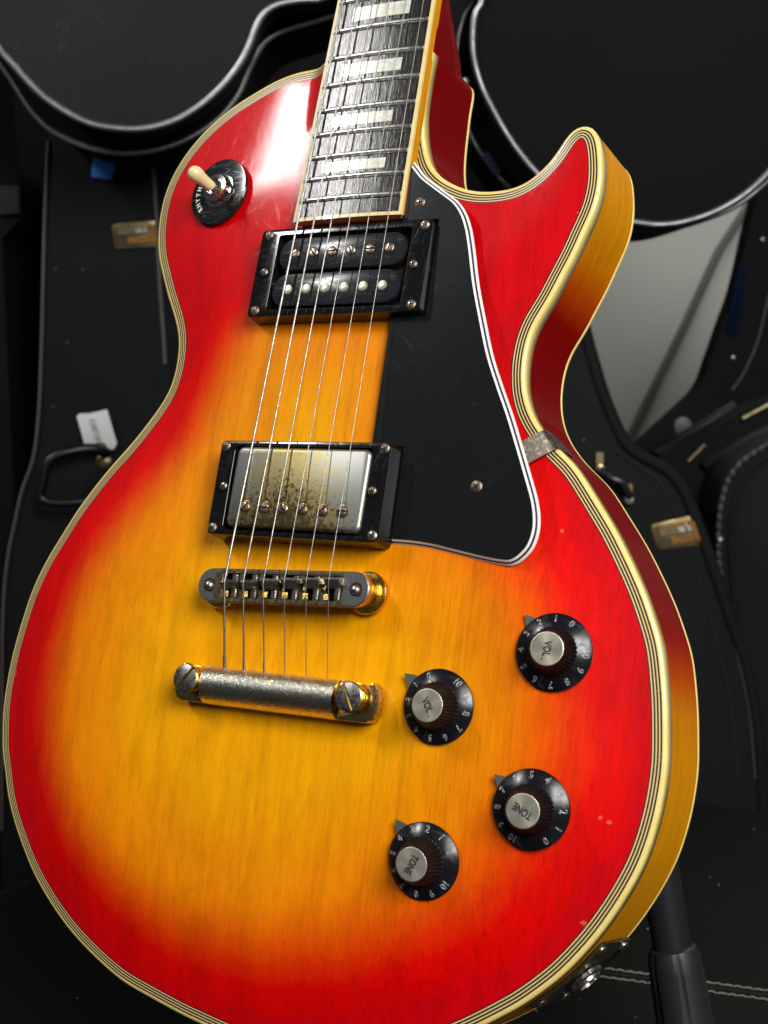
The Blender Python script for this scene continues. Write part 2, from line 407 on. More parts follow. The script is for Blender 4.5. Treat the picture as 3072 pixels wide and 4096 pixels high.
M_KNOB = plastic('knob_plastic', (.006, .006, .009), .20, .2, 40, (0, 90, 45, 135), .008, .06)
M_PLATE = plastic('switch_plate_plastic', (.010, .011, .013), .10, .35, 230, (82, 95, 70, 110), .014, .08, .25)
M_RIDGE = simple('knob_ridge_plastic', (.006, .005, .005), .45, spec=.25)
M_GW = simple('guard_white_ply', (.80, .80, .78), .4, bscale=120)
M_GD = simple('guard_dark_ply', (.035, .018, .045), .4)
M_BLACK = simple('black_void', (.008, .006, .005), .9)
M_CAVITY = simple('cavity_stain', (.045, .012, .006), .8)
M_TIP = simple('aged_switch_tip', (.82, .70, .36), .25, coat=.5, sss=.15)
M_INK = simple('knob_ink', (.015, .012, .03), .5)
M_GILT = simple('gilt_lettering', (.75, .70, .52), .3, .8)
M_GLINT = simple('engraved_glint', (.42, .43, .44), .2, .4)  # pale colour paints the glint along the engraved number outlines
N = NT('spun_cap'); tc = N.n('ShaderNodeTexCoord'); sp = N.n('ShaderNodeSeparateXYZ'); N.t.links.new(tc.outputs['Object'], sp.inputs[0])
rad = N.math('SQRT', N.math('ADD', N.math('MULTIPLY', sp.outputs[0], sp.outputs[0]), N.math('MULTIPLY', sp.outputs[1], sp.outputs[1])))
cv = N.n('ShaderNodeCombineXYZ'); N.t.links.new(N.math('MULTIPLY', rad, 1.0), cv.inputs[0])
rn = N.noise(cv.outputs[0], 5200, 3, .7)
tg = N.n('ShaderNodeTangent', direction_type='RADIAL', axis='Z')
N.p(Base_Color=N.mix(rn, (.62, .60, .46), (.80, .78, .62)), Metallic=.8, Roughness=.36, Anisotropic=.6, Normal=N.bump(rn, .12, .0001)); N.t.links.new(tg.outputs[0], N.b.inputs['Tangent']); M_CAP = N.mat

# background stuff
N = NT('vinyl_case'); v = N.coord(); f = N.noise(v, 900, 4); f2 = N.noise(v, 6, 5, .6)
N.b.inputs['Specular IOR Level'].default_value = .2
N.p(Base_Color=N.mix(f2, (.0045, .0052, .0054), (.0085, .0098, .0102)), Roughness=.8, Normal=N.bump(f, .5, .0004)); M_VINYL = N.mat
N = NT('moulded_case'); v = N.coord(); f2 = N.noise(v, 9, 6, .65); f3 = N.noise(N.coord((1, 1, .3)), 45, 5, .7)
mk_ = N.ramp(f3, [(.62, 0), (.70, .5)])
N.p(Base_Color=N.mix(mk_, N.mix(f2, (.0055, .0062, .0064), (.0095, .0105, .0105)), (.05, .05, .045)), Roughness=.8, Normal=N.bump(N.noise(v, 700, 3), .3, .0004)); M_ABS = N.mat
N = NT('moulded_case_dark'); v = N.coord(); f2 = N.noise(v, 9, 6, .65)
N.p(Base_Color=N.mix(f2, (.0012, .0015, .0018), (.0025, .003, .003)), Roughness=.8); N.b.inputs['Specular IOR Level'].default_value = .2; M_ABSD = N.mat
M_TRIM = metal('aluminium_trim', (.60, .595, .60), (.50, .495, .50), 40, r1=.35, r2=.45, bmp=.05)
M_TRIMD = metal('dull_trim', (.20, .20, .21), (.16, .16, .17), 40, r1=.4, r2=.5, bmp=.05)
M_STITCH = simple('stitch_thread', (.17, .15, .13), .8)
M_PIPE = simple('worn_piping', (.06, .054, .047), .75)
M_BRASS = metal('tarnished_brass', (.28, .25, .14), (.24, .14, .06), 60, .45, .6, r1=.35, r2=.5)
M_TAPE = simple('blue_tape', (.04, .24, .80), .6, bscale=90)
M_PAPER = simple('paper_tag', (.72, .74, .74), .7)
M_RUST = simple('orange_string', (.38, .09, .02), .7)
M_WALL = simple('grey_wall', (.42, .42, .385), .8, bscale=4)
M_RUBBER = simple('black_rubber', (.013, .014, .0155), .5, bumpamt=.2, bscale=120)
M_HANDLE = simple('handle_leather', (.004, .004, .0045), .35, bscale=90)
M_TUBE = simple('black_tube', (.014, .015, .017), .34, bscale=60)
N = NT('bench_leather'); v = N.coord(); N.b.inputs['Specular IOR Level'].default_value = .2; f = N.noise(v, 320, 5, .6); dust = N.n('ShaderNodeTexVoronoi'); N.t.links.new(v, dust.inputs['Vector']); dust.inputs['Scale'].default_value = 55
dm = N.math('LESS_THAN', N.math('ADD', dust.outputs['Distance'], N.math('MULTIPLY', N.noise(v, 30, 2), .12)), .085)
N.p(Base_Color=N.mix(N.math('MULTIPLY', dm, .8), N.mix(N.noise(v, 14, 4), (.002, .002, .0018), (.0035, .0032, .0028)), (.20, .19, .16)), Roughness=.5, Normal=N.bump(f, .25, .0003)); M_LEATHER = N.mat
N = NT('floor_grey'); N.p(Base_Color=N.mix(N.noise(N.coord(), 30, 6), (.05, .052, .055), (.075, .078, .085)), Roughness=.8); M_FLOOR = N.mat
OUTLINE=[[-34.2, 250.0], [-45.7, 249.2], [-58.6, 246.4], [-71.5, 241.1], [-84.1, 234.6], [-96.7, 225.4], [-106.3, 215.2], [-113.0, 204.7], [-117.4, 192.8], [-118.7, 180.5], [-117.9, 169.5], [-115.5, 158.8], [-111.3, 149.0], [-106.1, 138.0], [-100.1, 127.0], [-95.9, 117.4], [-94.5, 110.4], [-94.1, 102.2], [-95.6, 91.7], [-99.1, 83.6], [-105.7, 73.7], [-114.8, 62.0], [-124.4, 51.3], [-133.7, 39.5], [-141.7, 28.1], [-148.3, 16.7], [-155.9, 2.8], [-161.8, -12.0], [-165.3, -27.4], [-167.8, -43.8], [-168.6, -57.6], [-168.1, -72.4], [-165.9, -84.7], [-163.6, -94.5], [-160.8, -100.5], [-156.9, -111.1], [-150.1, -123.5], [-141.6, -135.3], [-132.7, -145.9], [-121.9, -155.9], [-110.1, -164.9], [-98.9, -171.8], [-85.3, -178.6], [-70.7, -184.4], [-55.7, -188.0], [-42.4, -190.8], [-28.2, -193.3], [0, -196.5], [27, -193.5], [55, -188], [84, -179], [100, -170.5], [116.3, -159.3], [122.1, -154.7], [127.6, -149.7], [133.0, -144.5], [138.3, -138.4], [142.3, -133.2], [145.8, -128.4], [150.3, -121.3], [156.4, -110.1], [162.5, -95.4], [166.4, -77.7], [167.6, -60.2], [166.7, -47.6], [165.8, -38.9], [164.5, -30.3], [162.8, -21.6], [160.7, -13.1], [157.9, -6.1], [153.7, 3.3], [149.0, 12.1], [143.7, 21.0], [137.6, 30.5], [132.3, 37.7], [125.0, 47.3], [117.1, 56.8], [106.1, 66.4], [97.5, 76.3], [92.7, 86.3], [90.8, 96.4], [90.9, 106.6], [93.2, 116.7], [98.3, 126.8], [102.7, 137.0], [107.2, 147.3], [110.8, 157.5], [114.2, 167.6], [115.5, 177.8], [114.9, 188.3], [112.2, 199.0], [109.0, 203.9], [104.6, 205.5], [100.5, 204.3], [96.8, 199.9], [92.7, 193.4], [87.5, 187.5], [81.5, 182.7], [75.3, 180.2], [68.7, 179.4], [61.3, 179.4], [53.1, 180.9], [49.1, 182.4], [42.7, 185.5], [37.0, 189.4], [33.0, 194.1], [30.2, 199.6], [28.2, 207.5], [27.2, 218.7], [27.0, 232.7], [27.0, 249.3], [26.8, 252.0], [25.5, 253.6], [20, 254.2], [-20, 254.2], [-27, 252.8]]
CASE_A_RIM=[[-47.0, 378.0], [-59.7, 377.9], [-77.9, 375.0], [-88.9, 368.2], [-95.6, 357.8], [-100.5, 345.6], [-108.2, 331.6], [-119.5, 317.6], [-134.6, 303.7], [-153.3, 291.6], [-171.8, 284.8], [-190.2, 282.1], [-208.4, 283.2], [-226.6, 286.7], [-244.5, 295.1], [-262.2, 307.0], [-276.2, 320.6], [-286.6, 333.2], [-296.9, 344.9], [-305.2, 361.8], [-309.6, 383.0], [-310.1, 409.3], [-303.3, 435.2]]  # D=1150
CASE_A_RIM2=[[-13.4, 384.4], [-38.3, 378.4], [-57.6, 373.2], [-76.8, 368.0], [-92.3, 360.0], [-102.2, 347.2], [-109.4, 332.4], [-116.5, 317.6], [-130.5, 301.0], [-148.2, 288.2], [-169.8, 278.3], [-193.1, 273.0], [-216.3, 272.2], [-241.1, 276.8], [-262.0, 285.7], [-276.9, 295.4], [-289.7, 309.7], [-302.2, 330.5], [-312.9, 347.5], [-323.4, 368.2], [-331.6, 394.2], [-331.9, 425.5], [-324.9, 452.9]]  # D=1210
CASE_B_RIM=[[85.3, 401.6], [82.3, 375.5], [76.7, 365.0], [74.8, 352.8], [74.6, 336.9], [77.1, 322.7], [82.4, 306.6], [89.5, 292.3], [98.5, 276.0], [109.3, 259.7], [122.0, 244.2], [138.4, 228.6], [156.8, 215.6], [178.8, 206.1], [203.6, 202.0], [219.3, 199.9], [237.7, 201.3], [259.8, 207.3], [278.1, 215.9], [292.7, 225.6], [307.1, 238.8], [321.7, 257.4], [332.4, 282.2], [339.2, 317.6], [340.6, 352.9], [338.2, 396.8]]  # D=1150
CASE_B_RIM2=[[88.6, 420.1], [80.6, 392.4], [72.8, 381.4], [67.8, 366.5], [65.6, 351.6], [66.3, 330.9], [69.9, 308.2], [76.3, 281.6], [86.8, 264.3], [100.2, 246.9], [113.7, 235.1], [135.1, 221.3], [166.2, 211.1], [197.5, 203.8], [232.7, 200.2], [265.8, 207.3], [295.1, 218.2], [314.4, 231.3], [333.7, 250.0], [348.9, 282.1], [356.0, 331.0], [354.9, 414.9]]  # D=1220
CASE_C=[[-298.3, 296.7], [-304.5, 231.7], [-309.0, 167.5], [-313.6, 102.6], [-318.5, 50.2], [-325.2, 12.3], [-336.5, -15.8], [-344.5, -45.7], [-352.8, -79.1], [-359.4, -129.7], [-364.4, -215.1], [-370.3, -336.8], [-374.8, -429.7], [-113.8, -434.7], [-104.5, -99.0], [-187.0, 34.5], [-194.1, 67.5], [-195.4, 77.4], [-196.3, 119.9], [-198.0, 165.4], [-198.7, 213.7], [-199.9, 269.5], [-200.2, 294.9]]  # D=1300
CASE_C_EDGE_R2=[[-197.4, 305.6], [-199.3, 266.4], [-198.9, 217.1], [-196.5, 167.2]]  # D=1340
TAPE_BLUE=[[-258.0, 273.0], [-255.6, 293.1], [-234.8, 292.7], [-240.4, 271.1]]  # D=1300
TAG=[[-279.8, 51.7], [-251.5, 57.2], [-244.8, 24.5], [-249.1, 19.2], [-253.8, 19.0], [-255.0, 23.3], [-273.7, 23.3]]  # D=1300
LATCH_C=[[-242.3, 222.4], [-201.5, 225.0], [-199.9, 202.3], [-239.8, 200.4]]  # D=1300
HANDLE_C=[[-254.8, 18.6], [-273.2, 21.2], [-293.6, 17.6], [-304.1, 10.5], [-309.4, -7.5], [-312.2, -19.9], [-304.5, -24.6], [-286.5, -26.1], [-263.8, -24.2], [-245.6, -22.3], [-232.0, -21.4]]  # D=1280
GROMMET_C=[[-259.0, 12.8], [-259.3, 4.7]]  # D=1300
CASE_D=[[144.6, 209.1], [172.4, 187.4], [176.5, 144.8], [180.5, 119.9], [186.6, 97.0], [195.4, 67.0], [206.0, 40.3], [216.6, 20.6], [230.8, 9.6], [250.3, -1.4], [264.6, -17.8], [275.4, -41.2], [286.3, -72.0], [297.2, -103.0], [308.2, -136.0], [321.7, -176.4], [331.0, -221.9], [336.3, -267.7], [341.4, -371.9], [341.9, -418.8], [27.3, -412.7], [32.1, -114.7], [78.6, 82.2], [112.4, 209.7]]  # D=1240
GROOVE_D=[[193.0, 20.6], [208.7, 7.7], [232.4, -8.6], [244.3, -23.1], [252.3, -41.6], [264.3, -71.4], [272.3, -98.1], [278.8, -119.3], [284.5, -138.7], [301.9, -210.0], [309.1, -278.6]]  # D=1240
LATCH_D=[[229.7, -51.9], [267.3, -44.7], [270.5, -43.1], [282.5, -69.4], [263.5, -76.2], [236.5, -74.1]]  # D=1240
CLASP_D=[[186.0, 12.4], [186.4, -0.8], [211.1, -11.3], [211.1, -31.1]]  # D=1240
CASE_E=[[369.9, 25.4], [344.2, 15.3], [329.5, 6.6], [317.3, -2.1], [306.8, -16.7], [302.0, -33.0], [298.9, -49.4], [298.2, -67.5], [298.3, -84.0], [300.9, -109.0], [302.7, -142.4], [305.1, -266.9], [305.9, -386.2], [424.6, -388.5], [417.9, 19.2]]  # D=1280
CASE_F=[[389.3, 291.1], [377.4, 261.4], [365.6, 213.6], [353.7, 161.3], [341.7, 126.9], [329.5, 92.4], [317.3, 61.8], [292.6, 37.5], [255.3, 4.1], [234.5, -17.4], [276.2, -89.4], [373.2, -183.6], [502.5, -186.1], [493.7, 295.1]]  # D=1450
F_LINE=[[391.5, 161.1], [387.1, 148.3], [377.5, 107.8], [363.4, 75.4], [352.1, 59.2]]  # D=1445
F_TAPE=[[345.4, 118.4], [351.4, 154.4], [358.2, 184.1], [366.2, 183.9], [359.2, 116.9], [351.7, 113.3]]  # D=1445
WALLCORD=[[538.7, 318.7], [488.4, 242.1], [441.1, 140.1], [359.4, -22.0]]  # D=2100
SCREWS_F=[[353.4, 91.4], [382.2, 208.7]]  # D=1440
F_HANDLE1=[[280.8, 16.9], [332.4, 45.2]]  # D=1360
F_HANDLE2=[[311.1, -2.8], [332.7, 8.1], [367.1, 23.8]]  # D=1360
F_HINGE=[[288.7, -6.7], [305.0, 10.3], [343.7, 35.5], [365.3, 47.1], [309.5, -25.3], [315.5, -15.0], [287.6, 31.4], [285.9, 24.5]]  # D=1360
LEFTBOX=[[-329.4, 376.6], [-349.8, -47.7], [-402.3, -46.7], [-380.0, 377.6]]  # D=1300
GREYPATCH=[[-546.5, 526.8], [-524.9, 492.3], [-503.0, 461.0], [-513.2, 458.0], [-522.7, 467.9], [-531.8, 487.6], [-548.3, 491.2]]  # D=2100
# ------------------------------------------------------------------ the guitar: body
OUT = smooth_closed(OUTLINE, 2.4, 45)
AMBER = np.array([(-42, 121), (-50.3, 105), (-57, 85), (-64, 62.8), (-76.8, 44.8), (-95, 21.9), (-113, -5.6), (-120, -39.3), (-117, -75), (-109, -98), (-94, -118), (-68, -135), (-34.5, -144), (-1.1, -143), (33, -135), (64, -120), (87, -102), (101, -80), (108, -58.3), (109, -39.7), (105, -21.5), (95, -3.3), (84, 8.5), (65.2, 18.7), (49.4, 54), (40, 84.7), (36, 112), (32, 121)])
RED = np.array([(-46.8, 132), (-66, 120), (-73, 105.6), (-80, 85.2), (-85, 67.1), (-101, 48.8), (-123, 23.2), (-139, -7.1), (-145, -41.1), (-144, -66), (-136, -98), (-118, -127), (-92, -148), (-61, -167), (-22, -173), (12, -172), (46, -165), (79, -151), (109, -134), (129, -111), (142, -86), (149, -57), (140, -32.4), (136, -14.7), (127, 3), (115, 21), (107, 35.9), (86, 74.5), (66, 105), (52, 125), (16, 134)])
def seg_dist(P, poly):
    """signed distance of points to a closed outline, positive inside"""
    P = np.asarray(P, float); A = np.asarray(poly, float); B = np.roll(A, -1, 0)
    best = np.full(len(P), 1e18); inside = np.zeros(len(P), bool)
    for i in range(0, len(P), 4000):
        p = P[i:i + 4000, None, :]; ab = (B - A)[None]; ap = p - A[None]
        t = np.clip((ap * ab).sum(2) / ((ab ** 2).sum(2) + 1e-12), 0, 1)
        best[i:i + 4000] = ((ap - ab * t[..., None]) ** 2).sum(2).min(1)
        c = (A[None, :, 1] > p[..., 1]) != (B[None, :, 1] > p[..., 1])
        xi = A[None, :, 0] + (p[..., 1] - A[None, :, 1]) * (B - A)[None, :, 0] / ((B - A)[None, :, 1] + 1e-12)
        inside[i:i + 4000] = (c & (p[..., 0] < xi)).sum(1) % 2 == 1
    return np.sqrt(best) * np.where(inside, 1, -1)
# carved top: height field on a 2.5 mm grid
GX = np.arange(-185, 186, 2.5); GY = np.arange(-215, 271, 2.5)
gx, gy = np.meshgrid(GX, GY, indexing='ij')
OUTF = OUT[::3]
# the neck end stays open so that the top keeps its height under the fretboard
dd = seg_dist(np.stack([gx.ravel(), gy.ravel()], 1), OUTF).reshape(gx.shape)
plate = 12.6 - 0.040 * np.maximum(gy, 0) - .012 * np.maximum(-gy - 60, 0)
D0 = 54.0; s0 = .17
u = np.clip(dd / D0, 0, 1)
hz = (u ** 3 - 2 * u ** 2 + u) * D0 * s0 + (3 * u ** 2 - 2 * u ** 3) * plate
hz = np.where(dd < 0, dd * s0, hz)
k = np.exp(-.5 * (np.arange(-5, 6) / 2.2) ** 2); k /= k.sum()
sm = np.apply_along_axis(lambda q: np.convolve(np.pad(q, 5, 'edge'), k, 'valid'), 0, hz)
sm = np.apply_along_axis(lambda q: np.convolve(np.pad(q, 5, 'edge'), k, 'valid'), 1, sm)
wgt = np.clip(dd / 10, 0, 1); HZ = hz * (1 - wgt) + sm * wgt
def sst(a, b, x): t = np.clip((x - a) / (b - a), 0, 1); return t * t * (3 - 2 * t)
wn = sst(196, 224, gy) * sst(-36, -30, gx) * sst(42, 31, gx)      # planed flat where the neck joins
HZ = HZ + (plate - HZ) * wn
def H(x, y):
    x = np.asarray(x, float); y = np.asarray(y, float)
    i = np.clip((x - GX[0]) / 2.5, 0, len(GX) - 1.001); j = np.clip((y - GY[0]) / 2.5, 0, len(GY) - 1.001)
    a = i.astype(int); b = j.astype(int); fx = i - a; fy = j - b
    return HZ[a, b] * (1 - fx) * (1 - fy) + HZ[a + 1, b] * fx * (1 - fy) + HZ[a, b + 1] * (1 - fx) * fy + HZ[a + 1, b + 1] * fx * fy
def Hn(x, y, e=8.0):
    return Vector((-(H(x + e, y) - H(x - e, y)) / (2 * e), -(H(x, y + e) - H(x, y - e)) / (2 * e), 1)).normalized()
HB = .0                                      # rim edge height

BASE = Vector((0, -197, -22))
guitar = root('electric_guitar', MG @ Matrix.Translation(BASE), 'cherry sunburst single-cutaway electric guitar with cream binding leaning back on a black stand', 'guitar', frame=Matrix.Translation(BASE))

def inset(d): return np.array(offset(OUT, d))
def band(name, d0, d1, mat, n=1, lift=0.0):
    g = G(); rows = []
    for i in range(n + 1):
        d = d0 + (d1 - d0) * i / n; P = inset(d); z = H(P[:, 0], P[:, 1]) + lift
        rows.append([(p[0], p[1], q) for p, q in zip(P, z)])
    N_ = len(OUT); v = [p for r_ in rows for p in r_]; f = []
    for i in range(n):
        for k in range(N_):
            k2 = (k + 1) % N_; f.append((i * N_ + k, i * N_ + k2, (i + 1) * N_ + k2, (i + 1) * N_ + k))
    g.add(v, f); return g.build(name, mat, guitar, sharp=0)
# wide outer ply: rounded over the edge and down the side
g = G(); N_ = len(OUT); H0 = np.maximum(H(OUT[:, 0], OUT[:, 1]), 0)
prof = [(.05, -6.3), (-.05, -6.3), (-.05, -1.3), (.05, -.75), (.35, -.28), (.85, -.02), (1.3, None), (1.75, None)]
v = []; f = []
for d, z in prof:
    P = inset(d); zz = H(P[:, 0], P[:, 1])
    for p, q, h0 in zip(P, zz, H0): v.append((p[0], p[1], q if z is None else z + .05 + h0))
for i in range(len(prof) - 1):
    for k in range(N_):
        k2 = (k + 1) % N_; f.append((i * N_ + k, i * N_ + k2, (i + 1) * N_ + k2, (i + 1) * N_ + k))
g.add(v, f); g.build('binding', M_BIND, guitar, sharp=0)
d = 1.75
for wd, mt in ((.72, M_PURF_B), (.50, M_PURF_W), (.72, M_PURF_B), (.50, M_PURF_W), (.72, M_PURF_B), (.50, M_PURF_W), (.55, M_PURF_D)):
    band('purfling', d, d + wd, mt); d += wd
EDGE = d
# red/amber top
rim = inset(EDGE); pts = []
ds = np.interp  # noqa
cand = np.stack([gx.ravel(), gy.ravel()], 1)
fine = []
for x in np.arange(-172, 173, 3.0):
    for y in np.arange(-200, 252, 3.0): fine.append((x + (1.5 if int(round(y / 3)) % 2 else 0), y))
fine = np.array(fine); fd = seg_dist(fine, OUTF); fine = fine[fd > EDGE + 1.6]
V2 = [Vector(p) for p in np.vstack([rim, fine])]
E2 = [(i, (i + 1) % len(rim)) for i in range(len(rim))]
cdt = geometry.delaunay_2d_cdt(V2, E2, [], 1, 1e-5)
tv = np.array([(q.x, q.y) for q in cdt[0]]); tz = H(tv[:, 0], tv[:, 1])
me = bpy.data.meshes.new('body_top')
me.from_pydata([(x * S, y * S, z * S) for (x, y), z in zip(tv, tz)], [], cdt[2])
me.materials.append(M_TOP); me.update()
if me.polygons[0].normal.z < 0: me.flip_normals()
me.shade_smooth()
dA = seg_dist(tv, AMBER); dR = seg_dist(tv, RED)
bt = np.where(dA > 0, 1.0, np.where(dR < 0, 0.0, dR / (dR - dA + 1e-9)))
dA, dR = dA - 4.0, dR + 7.0
bt = np.where(dA > 0, 1.0, np.where(dR < 0, 0.0, dR / (dR - dA + 1e-9)))
bt = np.where(dA > 0, .78 + .22 * np.clip(dA / 46, 0, 1), bt * .78)
bt = np.where(dR < 0, np.maximum(-.1, dR / 60), bt)
me.attributes.new('burst', 'FLOAT', 'POINT').data.foreach_set('value', bt.astype(np.float32))
put('body_top', me, guitar)

# sides
def side_burst(x, y):
    if x < 0: x = -x
    cut = 1.0 if (x < 84 and y > 150) else 0.0
    a = float(np.clip((y - 112) / 46, 0, 1)); b_ = float(np.clip((-4 - y) / 42, 0, 1))
    return 0.0 if cut else max(a ** 1.3 if x > 84 else 0, b_) * (1.0 if y < 0 else 1.0)
g = G(); v = []; f = []; zs_ = [-6.3, -15, -24, -33, -41.8]
PS = inset(.12)
for z in zs_: v += [(p[0], p[1], z + (h0 if z > -7 else 0)) for p, h0 in zip(PS, H0)]
for i in range(len(zs_) - 1):
    for k in range(N_):
        k2 = (k + 1) % N_; f.append(((i + 1) * N_ + k, (i + 1) * N_ + k2, i * N_ + k2, i * N_ + k))
g.add(v, f); o = g.build('body_side', M_SIDE, guitar, sharp=0)
sb = np.array([side_burst(p[0], p[1]) for p in PS]); sb = np.convolve(np.r_[sb[-12:], sb, sb[:12]], np.ones(25) / 25, 'valid')
o.data.attributes.new('burst', 'FLOAT', 'POINT').data.foreach_set('value', np.tile(sb, len(zs_)).astype(np.float32))
g = G(); v = []; f = []
prof = [(0.1, -41.8), (-.02, -41.8), (-.02, -43.8), (.5, -44.7), (1.3, -45.0), (2.6, -45.0)]
for d, z in prof: v += [(p[0], p[1], z) for p in inset(d)]
for i in range(len(prof) - 1):
    for k in range(N_):
        k2 = (k + 1) % N_; f.append(((i + 1) * N_ + k, (i + 1) * N_ + k2, i * N_ + k2, i * N_ + k))
g.add(v, f); g.build('back_binding', M_BIND, guitar, sharp=0)
g = G(); g.add([(p[0], p[1], -45.02) for p in inset(2.6)], [tuple(range(N_))[::-1]]); o = g.build('body_back', M_SIDE, guitar, sharp=0)
o.data.attributes.new('burst', 'FLOAT', 'POINT')

# ------------------------------------------------------------------ neck, fretboard, frets, inlays
SC = 626.0
def fy(n): return SC * 2 ** (-n / 12)
def hw(y): return (43 + (SC - y) * 9.5 / 313) / 2
def ez(y): return 25.4 - .0734 * y            # board height at its edge
def camber(x, y): return (hw(y) ** 2 - x * x) / 610.0
YE = 165.6
ys = np.linspace(YE + .8, 330, 24)
# amber stained sides under the binding
v = []; f = []
for y in ys:
    h = hw(y) + .06
    v += [(-h, y, ez(y) - 6.3), (-h, y, ez(y) - 1.2), (h, y, ez(y) - 1.2), (h, y, ez(y) - 6.3)]
for i in range(len(ys) - 1):
    for k in range(4):
        k2 = (k + 1) % 4; f.append((i * 4 + k, i * 4 + k2, (i + 1) * 4 + k2, (i + 1) * 4 + k))
f.append((3, 2, 1, 0))
g.add(v, f); o = g.build('neck_edge', M_SIDE, guitar); o.data.attributes.new('burst', 'FLOAT', 'POINT').data.foreach_set('value', [1.0] * len(o.data.vertices))
g = G(); v = []; f = []; SEG = 20
ys = np.concatenate([np.linspace(249, 300, 18), np.linspace(310, 626, 14)])
for y in ys:
    h = hw(y) - (.15 if y > 262 else -.12); t = np.clip((y - 249) / 46, 0, 1); t = t * t * (3 - 2 * t)
    zb = ez(y) - 5.5; dep = (zb + 42.0) * (1 - t) + 17.0 * t; nn = 5.0 * (1 - t) + 2.1 * t
    for k in range(SEG + 1):
        a = math.pi * k / SEG; c, s_ = math.cos(a), math.sin(a)
        v.append((h * math.copysign(abs(c) ** (2 / nn), c), y, zb - dep * abs(s_) ** (2 / nn)))
for i in range(len(ys) - 1):
    for k in range(SEG): f.append((i * (SEG + 1) + k, i * (SEG + 1) + k + 1, (i + 1) * (SEG + 1) + k + 1, (i + 1) * (SEG + 1) + k))
f.append(tuple(range(SEG + 1))[::-1]); f.append(tuple((len(ys) - 1) * (SEG + 1) + k for k in range(SEG + 1)))
g.add(v, f); o = g.build('neck', M_SIDE, guitar, sharp=50); o.data.attributes.new('burst', 'FLOAT', 'POINT')

def board(name, x0f, x1f, y0, y1, z0, z1off, mat, parent, ny=8, nx=8, top=True, rise=0.0):
    """piece of the board between two side functions, following its camber"""
    g = G(); v = []; f = []
    for i in range(ny + 1):
        y = y0 + (y1 - y0) * i / ny; a, b_ = x0f(y), x1f(y)
        row = [(a, z0)] + [(a + (b_ - a) * k / nx, None) for k in range(nx + 1)] + [(b_, z0)]
        for x, z in row: v.append((x, y, ez(y) + (z if z is not None else camber(x, y) + rise)))
    w_ = nx + 3
    for i in range(ny):
        for k in range(w_ - 1): f.append((i * w_ + k, (i) * w_ + k + 1, (i + 1) * w_ + k + 1, (i + 1) * w_ + k))
    f.append(tuple(range(w_))[::-1]); f.append(tuple(ny * w_ + k for k in range(w_)))
    g.add(v, f); return g.build(name, mat, parent, sharp=35)
BW = 1.65
fb = board('fretboard', lambda y: -hw(y) + BW, lambda y: hw(y) - BW, YE + BW, SC, -5.4, 0, M_EBONY, guitar, 10, 10)
for sgn in (-1, 1):
    board('fretboard_binding', (lambda y: -hw(y)) if sgn < 0 else (lambda y: hw(y) - BW), (lambda y: -hw(y) + BW) if sgn < 0 else (lambda y: hw(y)), YE, SC, -1.6, 0, M_BIND2, fb, 10, 2, rise=.02)
board('fretboard_binding', lambda y: -hw(y) + BW, lambda y: hw(y) - BW, YE, YE + BW, -5.0, 0, M_BIND2, fb, 1, 10, rise=.02)
for n in range(22, 0, -1):
    y = fy(n); h = hw(y) - 1.75; g = G(); v = []; f = []
    cs = [(-1.25, -.05), (-1.2, .45), (-.85, .85), (-.35, 1.08), (.35, 1.08), (.85, .85), (1.2, .45), (1.25, -.05)]; nx = 12
    for k in range(nx + 1):
        x = -h + 2 * h * k / nx; e = 0.0 if 0 < k < nx else .35
        for (a, b_) in cs: v.append((x, y + a * (1 - e * .3), ez(y) + camber(x, y) + b_ * (1 - e)))
    m_ = len(cs)
    for k in range(nx):
        for j in range(m_ - 1): f.append((k * m_ + j, (k + 1) * m_ + j, (k + 1) * m_ + j + 1, k * m_ + j + 1))
    f.append(tuple(range(m_))); f.append(tuple(nx * m_ + j for j in range(m_))[::-1])
    g.add(v, f); g.build('fret', M_FRET, fb, sharp=60)
for n in (21, 19, 17, 15, 12, 9, 7, 5, 3, 1):
    a, b_ = fy(n), fy(n - 1); c = (a + b_) / 2 - .0; q = (b_ - a) * .225 if n > 12 else (b_ - a) * .30; wv = 16.6 if n > 20 else (16.0 if n > 16 else 15.3)
    board('inlay', lambda y, wv=wv: -wv - .6, lambda y, wv=wv: wv - .6, c - q, c + q, -.3, 0, M_PEARL, fb, 1, 8, rise=.03)

# ------------------------------------------------------------------ strings
NUTX = [-17.5, -10.5, -3.5, 3.5, 10.5, 17.5]
SX = [-26.1, -15.9, -5.4, 5.1, 15.7, 26.2]; SYs = [-4.9, -4.4, -4.2, -3.2, -2.4, -1.6]
SR = [.54, .43, .33, .22, .18, .15]
def sz(x, y): return 29.2 - .0734 * y + (26 ** 2 - min(abs(x), 26) ** 2) / 610.0
for i in range(6):
    sx, sy_ = SX[i], SYs[i]; zz = sz(sx, 0) + .3
    g = G(); end = (NUTX[i], SC, ez(SC) + camber(NUTX[i], SC) + .6)
    P = [(sx + .05, -44.5, 19.3), (sx, -40.5, 20.4), (sx, sy_ - .5, zz - .05), (sx, sy_, zz)] + [tuple(np.array((sx, sy_, zz)) * (1 - t) + np.array(end) * t) for t in (.02, .2, .4, .6, .8, 1)]
    g.tube(P, SR[i], 10)
    if i < 3: g.tube([(sx, -42.5, 19.9), (sx, -36.5 - i * .6, 21.45)], SR[i] * 1.45, 10)
    g.build('string', M_STEEL, guitar, sharp=60)

